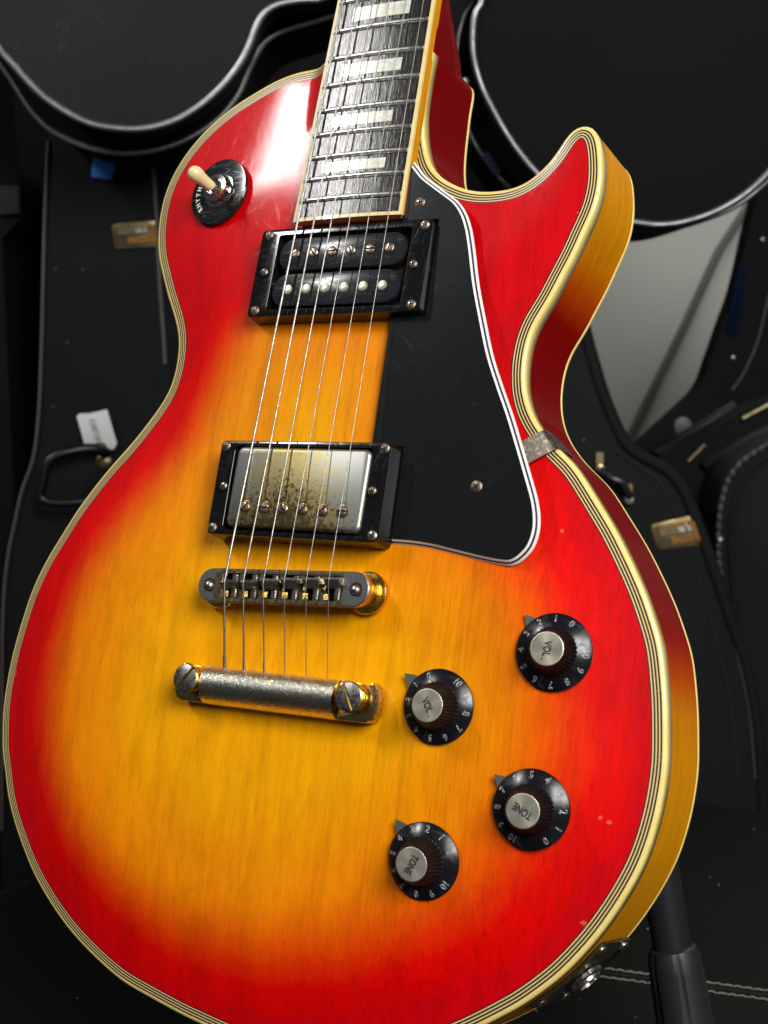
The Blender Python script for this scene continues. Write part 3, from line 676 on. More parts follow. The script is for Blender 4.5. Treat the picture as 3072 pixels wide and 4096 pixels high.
# ------------------------------------------------------------------ screws
_sc = {}
def screw_mesh(kind, r):
    key = (kind, r)
    if key in _sc: return _sc[key]
    g = G()
    if kind == 'cross':                          # domed head with a cross recess
        g.lathe([(r, -.3), (r, .25), (r * .86, .6), (r * .6, .85), (r * .3, .95), (.01, .98)], 24)
        for a in (0, 90):
            g.add([(-r * .52, -r * .13, .7), (r * .52, -r * .13, .7), (r * .52, r * .13, .7), (-r * .52, r * .13, .7), (-r * .5, -r * .12, 1.02 ), (r * .5, -r * .12, 1.02), (r * .5, r * .12, 1.02), (-r * .5, r * .12, 1.02)],
                  [(4, 5, 6, 7), (0, 1, 5, 4), (1, 2, 6, 5), (2, 3, 7, 6), (3, 0, 4, 7)], 1, RZ(a), True)
    elif kind == 'slot':                         # filister pole screw, slot cut in two halves
        n = 16
        for sgn in (1, -1):
            v = []; f = []; w_ = r * .16
            ang = math.asin(w_ / r); A = [ang + (math.pi - 2 * ang) * k / n for k in range(n + 1)]
            for rr, z in ((r, -.4), (r, .35), (r * .9, .62), (r * .62, .8)):
                for a in A: v.append((rr * math.cos(a), max(w_, rr * math.sin(a)) * 1.0, z))
            m_ = n + 1
            for q in range(3):
                for k in range(n): f.append((q * m_ + k, q * m_ + k + 1, (q + 1) * m_ + k + 1, (q + 1) * m_ + k))
                f.append((q * m_ + n, q * m_, (q + 1) * m_, (q + 1) * m_ + n))
            f.append(tuple(3 * m_ + k for k in range(m_)))
            g.add(v, f, 0, RZ(0 if sgn > 0 else 180))
        g.add([(r * .96 * math.cos(2 * math.pi * k / 20), r * .96 * math.sin(2 * math.pi * k / 20), .1) for k in range(20)], [tuple(range(20))], 1)
    elif kind == 'slug':
        g.lathe([(r, -.4), (r, .12), (r * .93, .2), (.01, .2)], 24)
    o = g.build('tmp', [M_SCREW if kind != 'slug' else M_SLUG, M_SCREWH], None, sharp=35)
    me = o.data; bpy.data.objects.remove(o); _sc[key] = me; return me
def screw(name, kind, r, parent, M, spin=0): return put(name, screw_mesh(kind, r), parent, M @ RZ(spin))

# ------------------------------------------------------------------ pickups
def empty_part(name, M):
    return put(name, None, guitar, M)
def tilt(y0, z0, slope): return T(0, y0, z0) @ RX(math.degrees(math.atan(slope)))
# neck pickup: open coils
MN = T(.55, 141.0, 15.3) @ RX(-4.2)
pn = empty_part('neck_pickup', MN)
g = G(); g.frame(rrect(-44.8, 44.8, -21.8, 21.7, 2.2), rrect(-34.9, 34.9, -18.6, 18.4, 1.4), -8.5, 0, bev=.7, flare=.5); g.build('pickup_ring', M_RING, pn, MN)
g = G(); g.box(-36, 36, -19.4, 19.4, -9, -7.2, 0); g.build('pickup_cavity', M_CAVITY, pn, MN)
g = G(); g.box(-33.5, 33.5, -17, 17, -11, -8.6, 0); g.build('base_plate', M_BLACK, pn, MN)
for k, yc in enumerate((8.6, -9.0)):
    g = G(); M = MN @ T(0 if k == 0 else -.4, yc, -.45)
    st = rrect(-33.1, 33.1, -8.0, 8.0, 7.4, 9)
    g.prism(st, -1.8, 0, bev=.45); g.prism(offset(st, .9), -8.6, -1.8)
    g.build('bobbin', M_BOB, pn, M)
    for i in range(6):
        x = -24.7 + 9.88 * i
        if k == 0: screw('pole_screw', 'slot', 2.45, pn, M @ T(x, .3, .1), [35, -48, 5, -60, 0, 75][i])
        else: screw('pole_slug', 'slug', 2.35, pn, M @ T(x, .2, 0))
    for x in (-19.8, 19.8):
        g = G(); g.lathe([(.75, .03), (.01, .03)], 12); g.build('rivet_hole', M_SCREWH, pn, M @ T(x, .2, 0))
for x, y, a in ((-40.7, 18.8, 20), (40.9, 18.6, -28), (-40.7, -18.8, 10), (40.7, -18.8, 5)): screw('ring_screw', 'cross', 2.35, pn, MN @ T(x, y, .05), a)
for x, a in ((-38.9, 40), (38.9, 10)): screw('height_screw', 'cross', 2.0, pn, MN @ T(x, -.2, .9), a)
for x in (-36.3,):
    g = G(); g.tube([(x + 1.2 * math.cos(t * 1.3), -2.0 + 1.2 * math.sin(t * 1.3), -8 + t * .12) for t in range(46)], .28, 6); g.build('height_spring', M_NICKEL, pn, MN @ T(0, -3.5, 0) @ T(1.2, 0, 0))
g = G(); g.tube([(36.0, -3.5, -7), (35.6, -6.5, -3.6), (36.2, -8.8, -7)], .65, 8); g.build('lead_wire', simple('red_wire', (.25, .03, .03), .5), pn, MN)
# bridge pickup: worn cover
MB = T(.35, 38.0, 23.6) @ RX(-2.2)
pb = empty_part('bridge_pickup', MB)
g = G(); g.frame(rrect(-43.6, 43.5, -21.7, 21.6, 2.2), rrect(-35.6, 35.6, -19.2, 19.2, 2.4), -11.5, 0, bev=.7, flare=.5); g.build('pickup_ring', M_RING, pb, MB)
MC = MB @ T(.9, 0, 1.6) @ RZ(-.4)
g = G(); g.prism(rrect(-34.2, 34.2, -18.3, 18.3, 3.4, 7), -9, 0, bev=1.5); g.build('pickup_cover', M_COVER, pb, MC, sharp=60)
for i in range(6):
    x = -24.7 + 9.88 * i + .0
    g = G(); g.lathe([(2.95, .02), (2.9, .10), (2.55, .14), (2.5, .02)], 24); g.build('pole_hole_rim', M_GOLD, pb, MC @ T(x, -9.2, 0))
    screw('pole_screw', 'slot', 2.4, pb, MC @ T(x, -9.2, .25), [52, -3, -50, 48, 45, 3][i])
for x, y, a in ((-40.8, 18.8, 0), (40.8, 18.8, 20), (-40.8, -18.8, 30), (40.8, -18.8, -35)): screw('ring_screw', 'cross', 2.35, pb, MB @ T(x, y, .05), a)
for x, a in ((-37.9, 60), (38.3, 15)): screw('height_screw', 'cross', 1.95, pb, MB @ T(x, .1, 1.0), a)

# ------------------------------------------------------------------ bridge
MBr = T(.1, -5.0, 0) @ RZ(2.0)
br = empty_part('bridge', MBr)
def stadium(x0, x1, w_, k=10):
    r = w_ / 2; out = []
    for cx, a0 in ((x1 - r, -90), (x0 + r, 90)):
        for i in range(k + 1): a = R(a0 + 180 * i / k); out.append((cx + r * math.cos(a), r * math.sin(a)))
    return out
def match(poly, x0, x1, y0, y1):
    """points on a rectangle, one for each outline point"""
    out = []
    for x, y in poly:
        t = max(abs(x - (x0 + x1) / 2) / ((x1 - x0) / 2), abs(y) / ((y1 - y0) / 2)) + 1e-9
        out.append(((x - (x0 + x1) / 2) / t + (x0 + x1) / 2, y / t))
    return out
so = [tuple(p) for p in resample(stadium(-43.3, 43.3, 14.8, 16), 1.2, True)]
win = match(so, -30.4, 30.9, -5.4, 5.4)
n = len(so); g = G()
g.add([(x, y, 18.2) for x, y in offset(so, .2)] + [(x, y, 24.7) for x, y in so], [(k, (k + 1) % n, n + (k + 1) % n, n + k) for k in range(n)], 1)
g.add([(x, y, 24.7) for x, y in so] + [(x, y, 25.15) for x, y in offset(so, .45)] + [(x, y, 25.2) for x, y in win] + [(x, y, 19.0) for x, y in win],
      [(r_ * n + k, r_ * n + (k + 1) % n, (r_ + 1) * n + (k + 1) % n, (r_ + 1) * n + k) for r_ in range(3) for k in range(n)], 0)
g.add([(x, y, 19.0) for x, y in win], [tuple(range(n))], 2)
g.build('bridge_body', [M_BRIDGE, M_GOLD, M_BLACK], br, MBr, sharp=30)
g = G(); 
for i in range(6):      # gold worn through where the strings pass and round the window
    x = SX[i] + .1; g.add([(x - 4.0, -6.9, 25.22), (x + 3.6, -6.9, 25.22), (x + 4.6, -5.42, 25.22), (x - 4.8, -5.42, 25.22)], [(0, 1, 2, 3)], 0)
g.add([(-33.6, -6.2, 25.22), (-30.42, -5.4, 25.22), (-30.42, 5.4, 25.22), (-33.9, 5.6, 25.22), (-35.0, 1.5, 25.22), (-34.4, -3.2, 25.22)], [(0, 1, 2, 3, 4, 5)])
g.add([(-32, 5.42, 25.22), (31, 5.42, 25.22), (31, 6.5, 25.22), (-32, 6.6, 25.22)], [(0, 1, 2, 3)])
g.build('worn_plating', M_BRIDGEG, br, MBr)
for i in range(7):
    x = -30.4 + 61.3 * i / 6 - .2
    g = G(); g.box(x - 1.0, x + 1.0, -5.4, -1.6, 19, 24.9); g.box(x - 1.0, x + 1.0, 1.8, 5.4, 19, 24.9); g.box(x - .6, x + .6, -1.6, 1.8, 19, 22.5)
    g.box(x + 1.0, x + 2.4, -4.6, -2.0, 19, 22.8); g.box(x - 2.3, x - 1.0, 2.6, 4.4, 19, 23.6)
    g.build('saddle_divider', M_BRIDGEG, br, MBr)
for i in range(6):
    x = SX[i] + .35; yl = -SX[i] * .035 + (SYs[i] + 5.0) + .3; ytop = yl
    g = G()
    if i < 2: P = [(-1.9, 20), (-1.9, 25.0), (-.2, 27.6), (.5, 27.9), (2.2, 24.5), (2.2, 20)]
    else: P = [(-2.3, 20), (-2.6, 24.4), (.1, 27.7), (.6, 27.9), (1.8, 27.0), (1.8, 20)]
    if i < 2: P = [(-.9 + a, b_) for a, b_ in P]
    v = [(x - 3.7, ytop + a, b_) for a, b_ in P] + [(x + 3.7, ytop + a, b_) for a, b_ in P]; m_ = len(P)
    f = [(k, (k + 1) % m_, m_ + (k + 1) % m_, m_ + k) for k in range(m_)] + [tuple(range(m_))[::-1], tuple(m_ + k for k in range(m_))]
    g.add(v, f, 0, None, True); g.build('saddle', M_SADDLE, br, MBr @ T(0, 0, .55 * camber(SX[i], 0) / 1.1))
    g = G(); prof = []
    for k in range(27):
        yy = -5.3 + 10.6 * k / 26; prof.append((2.1 if k % 2 else 1.65, yy))
    g.lathe(prof, 14, 0, T(x + 1.2, 0, 22.9) @ RX(-90)); g.build('saddle_screw', M_NICKEL, br, MBr, sharp=20)
for x in (-37.1, 37.1):
    g = G(); g.lathe([(3.0, 0), (2.2, .08), (.01, .09)], 24); g.build('post_hole', M_BLACK, br, MBr @ T(x, 0, 25.2))
    g = G(); g.lathe([(2.25, -8), (2.25, .2), (1.9, 1.1), (1.2, 1.65), (.01, 1.85)], 24); g.build('post', M_NICKEL, br, MBr @ T(x + .1, -.3, 25.2))
    g = G(); g.lathe([(2.6, -4), (2.6, 0), (8.9, 0), (9.3, .5), (9.3, 2.3), (8.8, 2.7), (7.4, 2.9), (7.4, 4.6), (2, 4.6)], 72, 0, None, fn=lambda r, z, k: r * (1.0 if r < 9 else (1.0 if k % 2 else .965)))
    g.build('thumbwheel', M_GOLD, br, MBr @ T(x + .1, -.2, 13.4), sharp=40)

# ------------------------------------------------------------------ stop tailpiece
MT = T(-.2, -49.4, 0)
tp = empty_part('tailpiece', MT)
g = G(); P = []
for k in range(19):
    a = R(176 - 172 * k / 18); P.append((8.4 * math.cos(a) - .1, 17.2 + 8.4 * math.sin(a) * .97))
P += [(7.6, 14.2), (5.5, 13.4), (-5.5, 13.4), (-7.4, 14.6)]
m_ = len(P); xs = np.linspace(-34.9, 32.6, 10)
v = [(x, a, b_) for x in xs for a, b_ in P]
f = [(i * m_ + k, (i + 1) * m_ + k, (i + 1) * m_ + (k + 1) % m_, i * m_ + (k + 1) % m_) for i in range(len(xs) - 1) for k in range(m_)]
g.add(v, f, 0); g.add([(xs[0], a, b_) for a, b_ in P], [tuple(range(m_))[::-1]], 1); g.add([(xs[-1], a, b_) for a, b_ in P], [tuple(range(m_))], 1)
g.build('stop_bar', [M_BAR, M_GOLD], tp, MT, sharp=50)
for sgn in (-1, 1):
    # lug: rounded plate with a slot open towards the strings
    c = 41.2
    P = [(-8.5, -8.3), (5.5, -8.3), (8.4, -6.9), (9.9, -3.8), (10.2, 0), (9.8, 3.8), (8.2, 7.4), (6.3, 8.4), (5.0, 7.0), (5.0, 1.8)]
    P += [(5.0 * math.cos(R(a)), 1.8 + 5.0 * math.sin(R(a))) for a in range(-20, -180, -20)] + [(-5.0, 1.8), (-5.2, 6.6), (-6.0, 8.2), (-8.5, 8.2)]
    P = [(sgn * (c + a), b_) for a, b_ in P]
    if sgn < 0: P = P[::-1]
    g = G(); g.prism(P, 14.0, 20.0, 0, bev=.7)
    g.build('lug', M_BRIDGEG, tp, MT, sharp=35)
    g = G(); g.lathe([(6.4, -14), (6.4, -7.2), (5.9, -7.0), (4.6, -6.9), (4.6, -5.4), (6.1, -5.2), (6.2, -3.6), (5.4, -3.3), (5.4, -2.6), (6.35, -2.3), (6.35, -.5), (6.0, -.1), (5.6, 0), (.01, 0)], 40, 0)
    g.build('stud_collar', M_GOLD, tp, MT @ T(sgn * 41.3, 1.3, 26.5), sharp=40)
    n = 24; g = G()
    for h_ in (0, 180):
        w_ = .62; r = 6.1; ang = math.asin(w_ / r); A = [ang + (math.pi - 2 * ang) * k / n for k in range(n + 1)]; v = []; f = []
        for rr, z in ((r, 0), (r, .35), (r - .5, .7)):
            for a in A: v.append((rr * math.cos(a), max(w_, rr * math.sin(a)), z))
        q_ = n + 1
        for q in range(2):
            for k in range(n): f.append((q * q_ + k, q * q_ + k + 1, (q + 1) * q_ + k + 1, (q + 1) * q_ + k))
            f.append((q * q_ + n, q * q_, (q + 1) * q_, (q + 1) * q_ + n))
        f.append(tuple(2 * q_ + k for k in range(q_))); g.add(v, f, 0, RZ(h_))
    g.add([(-6, -.7, .04), (6, -.7, .04), (6, .7, .04), (-6, .7, .04)], [(0, 1, 2, 3)], 1)
    g.build('stud_head', [M_NICKEL, M_SCREWH], tp, MT @ T(sgn * 41.3, 1.3, 26.45) @ RZ(53 if sgn < 0 else 119), sharp=40)

# ------------------------------------------------------------------ pickguard
def zg(y): return 14.4 - .026 * y + .6         # its upper face
PGR = [(28.1, 193.1), (32.0, 188.7), (35.6, 184.9), (41.1, 180.8), (45.7, 177.5), (49.7, 174.7), (53.0, 172.2), (56.1, 168.8), (58.8, 164.7), (60.4, 161.3), (62.2, 156.7), (64.8, 147.7), (68.9, 132.2), (74.5, 115.4), (79.7, 100.9), (85.7, 88.0), (92.3, 74.8), (98.1, 62.0), (103.2, 50.4), (108.0, 39.0), (110.0, 30.8), (110.0, 24.7), (108.4, 19.1), (105.3, 15.0), (102.0, 12.5), (98.0, 11.6), (88.5, 12.5), (73.8, 14.9), (63.8, 16.6), (53.8, 17.5), (44.7, 17.7)]
edge = spline_open(PGR, 2.0)
def off_open(P, d):
    t = np.gradient(P, axis=0); t /= np.linalg.norm(t, axis=1)[:, None]
    return P + np.stack([t[:, 1], -t[:, 0]], 1) * d
BEV = 2.5
left = [(44.9, 17.7), (44.9, 60.3), (29.2, 60.3), (29.2, 118.6), (46.4, 118.6), (46.4, 163.4), (28.6, 163.4), (28.3, 193.0)]
cur = {d: off_open(edge, d) for d in (0, .10 * BEV, .42 * BEV, .62 * BEV, BEV)}
# the guard is a slab; its bevelled rim shows the plies
inner = [tuple(p) for p in off_open(edge, BEV)]
inner[0] = (28.4, inner[0][1] - 1.2); inner[-1] = (44.9, inner[-1][1])
poly = inner + left[1:-1]
poly = poly[::-1]                             # CCW
g = G(); TH = 3.0
P3 = [(x, y, zg(y)) for x, y in poly]; n = len(P3)
cd = geometry.delaunay_2d_cdt([Vector(p) for p in poly], [(i, (i + 1) % n) for i in range(n)], [], 1, 1e-5)
fl = cd[2] if (cd[0][cd[2][0][1]] - cd[0][cd[2][0][0]]).cross(cd[0][cd[2][0][2]] - cd[0][cd[2][0][0]]) > 0 else [q[::-1] for q in cd[2]]
g.add([(q.x, q.y, zg(q.y)) for q in cd[0]], fl, 0)
g.add(P3 + [(x, y, z - TH) for x, y, z in P3], [(i, n + i, n + (i + 1) % n, (i + 1) % n)[::-1] for i in range(n)], 0)
gd = g.build('pickguard', M_GUARD, guitar, sharp=30)
lv = [(1.0, 0), (.86, .14), (.56, .42), (.30, .68), (0, 1.0)]
mats = [('guard_edge_black', M_GUARD), ('guard_edge_white', M_GW), ('guard_edge_dark', M_GD), ('guard_edge_white', M_GW)]
for (a, za), (b_, zb_), (nm, mt) in zip(lv[:-1], lv[1:], mats):
    A = off_open(edge, BEV * a); B_ = off_open(edge, BEV * b_)
    if a == 1.0: A = np.array(inner)
    v = [(x, y, zg(y) - TH * za) for x, y in A] + [(x, y, zg(y) - TH * zb_) for x, y in B_]; m_ = len(A)
    if zb_ == 1.0: v += [(x, y, zg(y) - TH - .3) for x, y in B_]
    f = [(i, i + 1, m_ + i + 1, m_ + i) for i in range(m_ - 1)] + ([(m_ + i, m_ + i + 1, 2 * m_ + i + 1, 2 * m_ + i) for i in range(m_ - 1)] if zb_ == 1.0 else [])
    g = G(); g.add(v, [q[::-1] for q in f]); g.build(nm, mt, gd, sharp=50)
for x, y, r, a in ((35.6, 171.8, 2.6, 15), (81.0, 43.5, 2.9, 40)):
    screw('guard_screw', 'cross', r, gd, T(x, y, zg(y) - .35), a)
# bent metal bracket from the guard over the rim
g = G(); M1 = []
path = [(-9.5, 9.2), (-2, 7.4), (9.6, 3.4), (11.6, 2.5), (12.7, 1.0), (13.1, -1.2), (13.3, -5), (13.4, -9), (13.5, -12.5), (13.5, -15.5)]
A0 = Vector((96.4, 59.2)); dirv = Vector((.79, .613)).normalized(); wv = Vector((.30, -.954))
v = []
for i, (s_, z) in enumerate(path):
    c = A0 + dirv * s_; hw_ = 5.1 if i < 6 else (4.5, 3.4, 2.0, .4)[i - 6]; sh = 0 if i < 6 else (.6, 1.7, 3.1, 4.6)[i - 6]
    wv_ = Vector((.37, -.93)) if i < 3 else Vector((.63, -.776))
    a = c - wv_ * (hw_) + wv_ * sh; b2 = c + wv_ * hw_ + wv_ * sh
    for th in (0, .9):
        nx_ = dirv * (th if i >= 3 else .3 * th); dz = 0 if i > 4 else -th
        v += [(a.x - nx_.x, a.y - nx_.y, z + dz), (b2.x - nx_.x, b2.y - nx_.y, z + dz)]
f = []
for i in range(len(path) - 1):
    a, b2 = i * 4, (i + 1) * 4
    f += [(a, a + 1, b2 + 1, b2), (a + 2, b2 + 2, b2 + 3, a + 3), (a + 1, a + 3, b2 + 3, b2 + 1), (a, b2, b2 + 2, a + 2)]
g.add(v, f); g.build('guard_bracket', metal('bracket_metal', (.20, .175, .16), (.62, .50, .24), 420, .54, .60, r1=.42, r2=.34, bmp=.2), gd, sharp=50)

# ------------------------------------------------------------------ text helper
def text_mesh(s_, size, mat, extrude=.05, outline=False, xs=1.0):
    c = bpy.data.curves.new('t', 'FONT'); c.body = s_; c.size = size * S; c.align_x = 'CENTER'; c.align_y = 'CENTER'; c.resolution_u = 3
    if outline: c.fill_mode = 'NONE'; c.bevel_depth = outline * S; c.bevel_resolution = 1
    else: c.extrude = extrude * S
    if not outline: c.offset = .00012
    o = bpy.data.objects.new('t', c); COL.objects.link(o)
    me = bpy.data.meshes.new_from_object(o.evaluated_get(bpy.context.evaluated_depsgraph_get()))
    bpy.data.objects.remove(o); bpy.data.curves.remove(c)
    me.transform(Matrix.Diagonal((xs, 1, 1, 1))); me.materials.clear(); me.materials.append(mat); return me
_tx = {}
def text(name, s_, size, mat, parent, M, **k):
    key = (s_, size, mat.name, str(k))
    if key not in _tx: _tx[key] = text_mesh(s_, size, mat, **k)
    return put(name, _tx[key], parent, M)

# ------------------------------------------------------------------ knobs
M_POINTER = simple('pointer_metal', (.13, .145, .145), .5, .5)
KN = [('volume_knob', 'VOL.', 122.2, -21.3, 62, -93, 15.4, (.125, .02)), ('volume_knob', 'VOL.', 76.0, -47.4, 113, -60, 15.2, (.06, -.03)),
      ('tone_knob', 'TONE', 120.1, -82.2, -57, 153, 15.5, (.115, -.06)), ('tone_knob', 'TONE', 77.3, -108.3, 24, -113, 15.3, (.05, -.09))]
PT = [(108.4, -7.4), (59.3, -35.4), (103.8, -70.8), (63.4, -93.7)]
for ki, (nm, word, kx, ky, th0, ta, kr, tl) in enumerate(KN):
    zc = float(H(kx, ky)); MK = T(kx, ky, zc + .4) @ frame_on((tl[0], tl[1], 1)); kn = empty_part(nm, MK)
    fac = kr / 14.6
    g = G(); g.lathe([(13.9 * fac, .15), (14.6 * fac, .9), (14.62 * fac, 1.6), (14.35 * fac, 1.9), (10.0, 4.1), (9.6, 4.25)], 96); g.build('skirt', M_KNOB, kn, MK, sharp=32)
    g = G(); g.lathe([(10.0, 4.0), (9.9, 4.4), (7.4, 12.3), (7.05, 12.8), (6.7, 12.9), (6.6, 12.5)], 72, fn=lambda r, z, k: r * (1.0 if (k % 2) else (.93 if 4.2 < z < 12.6 else 1.0)))
    g.build('ridged_cone', M_RIDGE, kn, MK, sharp=25)
    g = G(); g.lathe([(6.75, 12.2), (6.72, 12.75), (6.5, 12.9), (6.2, 12.92), (3, 12.94), (.6, 12.95), (.01, 12.95)], 64); g.build('knob_cap', M_CAP, kn, MK, sharp=60)
    text('lettering', word.strip('.'), 4.3 if ki < 2 else 4.2, M_INK, kn, MK @ T(0, 0, 12.99) @ RZ(ta), extrude=.03, xs=.72)
    if ki < 2:
        g = G(); g.lathe([(.36, 0), (.36, .04), (.01, .04)], 12); g.build('lettering', M_INK, kn, MK @ T(0, 0, 12.97) @ RZ(ta) @ T(4.15, -1.25, 0))
    sl = math.degrees(math.atan(2.2 / (14.35 * fac - 10)))
    for n in range(11):
        a = th0 + 30 * n; rr = 12.25 * fac; zz = 4.1 - 2.2 * (rr - 10) / (14.35 * fac - 10)
        text('number', str(n), 4.2, M_GLINT, kn, MK @ RZ(a - 90) @ T(0, rr, zz + .06) @ RX(-sl), outline=.11, xs=.85)
    px, py = PT[ki]; dx, dy = px - kx, py - ky; L_ = math.hypot(dx, dy); an = math.degrees(math.atan2(dy, dx))
    g = G(); g.prism([(6, -3.4), (L_ - 5.2, -3.0), (L_ - 3.2, -2.0), (L_, 0), (L_ - 3.2, 2.0), (L_ - 5.2, 3.0), (6, 3.4)], 0, .5, 0, flat=True)
    g.build('pointer', M_POINTER, kn, T(kx, ky, zc + .25) @ frame_on((tl[0], tl[1], 1)) @ RZ(an) @ RY(-2.5))
# chipped cap edges
# ------------------------------------------------------------------ toggle switch
nrm = Hn(-78, 187, 14); MSW = T(-79.0, 187.3, float(H(-78.3, 186.8)) + 1.2) @ frame_on((-.10, .06, 1))
sw = empty_part('toggle_switch', MSW)
g = G(); g.lathe([(7, -1.2), (16.9, -1.2), (17.2, -.6), (17.2, .5), (16.9, .9), (16.4, 1.0), (6, 1.0)], 72); g.build('switch_plate', M_PLATE, sw, MSW, sharp=30)
g = G(); g.lathe([(6, 1), (8.7, 1.05), (8.8, 1.6), (8.2, 1.75), (7.3, 1.8), (7.2, 5.0), (6.9, 5.5), (4.9, 5.7), (4.7, 6.1), (4.2, 6.2), (3.9, 5.2), (2.6, 4.9), (.01, 4.9)], 80, fn=lambda r, z, k: r * (1.0 if not (1.9 < z < 5.2 and r > 7) else (1.0 if k % 4 < 2 else .96)))
MNUT = MSW @ T(1.2, 0, 0); g.build('switch_nut', M_CHROME, sw, MNUT, sharp=30)
a = Vector((-76.6, 185.6, 13.4)); b_ = Vector((-80.6, 189.4, 26.6)); ax = (b_ - a).normalized()
ML = T(*a) @ frame_on(ax)
L_ = (b_ - a).length
g = G(); g.lathe([(1.9, -2.5), (1.9, 2.6), (1.7, 3.0)], 20); g.build('switch_shaft', M_CHROME, sw, ML)
g = G(); g.lathe([(1.6, 1.6), (2.5, 1.7), (2.7, 2.2), (2.75, 4), (2.95, 7), (3.4, 10.0), (3.75, L_ - 3), (3.7, L_ - 1.4), (3.2, L_ + .1), (2.3, L_ + 1.2), (1.2, L_ + 1.8), (.01, L_ + 1.95)], 28); g.build('switch_tip', M_TIP, sw, ML, sharp=60)
def arc_text(word, start, step, r, size):
    for i, ch in enumerate(word):
        an = start - step * i
        text('lettering', ch, size, M_GILT, sw, MSW @ RZ(an - 90) @ T(0, r, 1.02), extrude=.02, xs=.9)
arc_text('RHYTHM', 222, 13.5, 12.8, 3.4)

# ------------------------------------------------------------------ output jack plate on the lower side
jp = np.array([(x, y) for x, y in OUT if x > 110 and y < -118]); jp = jp[np.argsort(np.arctan2(jp[:, 1] + 57, jp[:, 0]))]
def at_arc(s_, ref=(133.5, -144.2)):
    d = np.r_[0, np.cumsum(np.linalg.norm(np.diff(jp, axis=0), axis=1))]; i = np.argmin(np.linalg.norm(jp - np.array(ref), axis=1))
    q = d[i] + s_; x = np.interp(q, d, jp[:, 0]); y = np.interp(q, d, jp[:, 1])
    x2 = np.interp(q + 1, d, jp[:, 0]); y2 = np.interp(q + 1, d, jp[:, 1]); t = Vector((x2 - x, y2 - y)).normalized()
    return Vector((x, y, 0)), Vector((t.x, t.y, 0)), Vector((t.y, -t.x, 0))
c0, t0, n0 = at_arc(0)
MJ = Matrix((t0, Vector((0, 0, 1)), n0)).transposed().to_4x4(); MJ.translation = c0 + Vector((0, 0, -25))
jk = empty_part('jack_plate', MJ)
g = G(); pl = rrect(-20, 20, -17, 17, 2.5)
def bend(x): 
    p_, _, _ = at_arc(x); return (p_ - c0).dot(n0)
pv = resample(pl, 2.5, True)
g.prism([tuple(p) for p in pv], .8, 2.0, 0, zf=lambda x, y: bend(x))
g.build('plate', metal('jack_plate_metal', (.26, .235, .17), (.15, .135, .10), 300, r1=.3, r2=.45, dark=(.06, .05, .03)), jk, MJ, sharp=40)
for x in (-16.3, 16.3):
    for y in (-13, 13): screw('plate_screw', 'cross', 2.6, jk, MJ @ T(x, y, 2.0 + bend(x)), 30)
g = G(); g.lathe([(7.6, 0), (7.6, 1.4), (6.8, 1.9), (6.0, 1.9), (5.6, 2.0), (5.4, 3.0), (4.3, 3.1), (4.2, 1.5), (.01, 1.5)], 6 * 8, fn=lambda r, z, k: r * (1 - .08 * (k % 8 in (0,))) if r > 6.5 else r); g.build('jack_socket', M_NICKEL, jk, MJ @ T(0, 0, 2.0), sharp=30)
# strap button at the end of the body
g = G(); g.lathe([(3, 0), (3, 2), (2.8, 6), (5.5, 8.5), (6.5, 9.5), (6.2, 10.5), (.01, 11)], 24); g.build('strap_button', M_NICKEL, guitar, T(0, -196.4, -24) @ RX(90))
# ------------------------------------------------------------------ room behind: everything measured in a frame that looks past the guitar
AL = math.atan2(.48662, .8734)
BGM = Matrix(((math.cos(AL), 0, -math.sin(AL), 332.613), (math.sin(AL), 0, math.cos(AL), -527.622), (0, 1, 0, 0), (0, 0, 0, 1)))
# local axes of BG frame: x = along u, y = up, z = away (depth)
FLOOR = -700.0
def bgroot(name, u, z, D, label, cat, group=None):
    f = T(u, z, D); return root(name, BGM @ f, label, cat, group, frame=f), f
def slab(name, poly, D0, D1, mat, parent, bev=4.0, label=None):
    """outline (u, z) with real depth D0..D1"""
    P = np.array(poly, float); A = .5 * (P[:, 0] * np.roll(P[:, 1], -1) - np.roll(P[:, 0], -1) * P[:, 1]).sum()
    if A < 0: P = P[::-1]
    n = len(P); g = G(); loops = [(0, D1), (0, D0 + bev), (bev * .3, D0 + bev * .3), (bev, D0)]
    v = []
    for d, D in loops: v += [(x, y, D) for x, y in (offset(P, d) if d else P)]
    f = [(r_ * n + k, r_ * n + (k + 1) % n, (r_ + 1) * n + (k + 1) % n, (r_ + 1) * n + k) for r_ in range(3) for k in range(n)]
    f = [q[::-1] for q in f]
    f.append(tuple(3 * n + k for k in range(n))[::-1]); f.append(tuple(range(n)))
    g.add(v, f); return _b(g, name, mat, parent, label)
def _b(g, name, mat, parent, label=None):
    # part given in BG frame coordinates
    return g.build(name, mat, parent, Matrix.Identity(4), 35, label)

M_TACK = simple('dull_tack', (.06, .045, .02), .6)
# ---- case A: moulded, silver rim, upper left
def close(p, extra, step=6): return resample(np.vstack([spline_open(p, step), np.array(extra, float)]), step, True)
PA = close(CASE_A_RIM, [(-290, 560), (-262, 640), (-60, 640), (0, 560), (20, 470), (0, 392)])
PA2 = close(CASE_A_RIM2, [(-300, 560), (-266, 650), (-50, 650), (20, 560), (36, 470), (20, 396)])
ca, _ = bgroot('moulded_case', -190, 282, 1150, 'dark grey moulded case with scuffed lid and silver rim hanging at upper left', 'guitar case')
slab('lid', PA, 1150, 1192, M_ABS, ca, 3)
slab('base', PA2, 1208, 1330, M_ABSD, ca, 3)
for nm, P, D, r, mt in (('rim', PA, 1150, 2.8, M_TRIM), ('rim', PA2, 1208, 2.2, M_TRIM)):
    g = G(); g.tube([(x, y, D) for x, y in P], r, 10, closed=True); _b(g, nm, mt, ca)
M_TRIMB = metal('trim_soft', (.24, .24, .25), (.20, .20, .205), 40, r1=.42, r2=.5, bmp=.05)
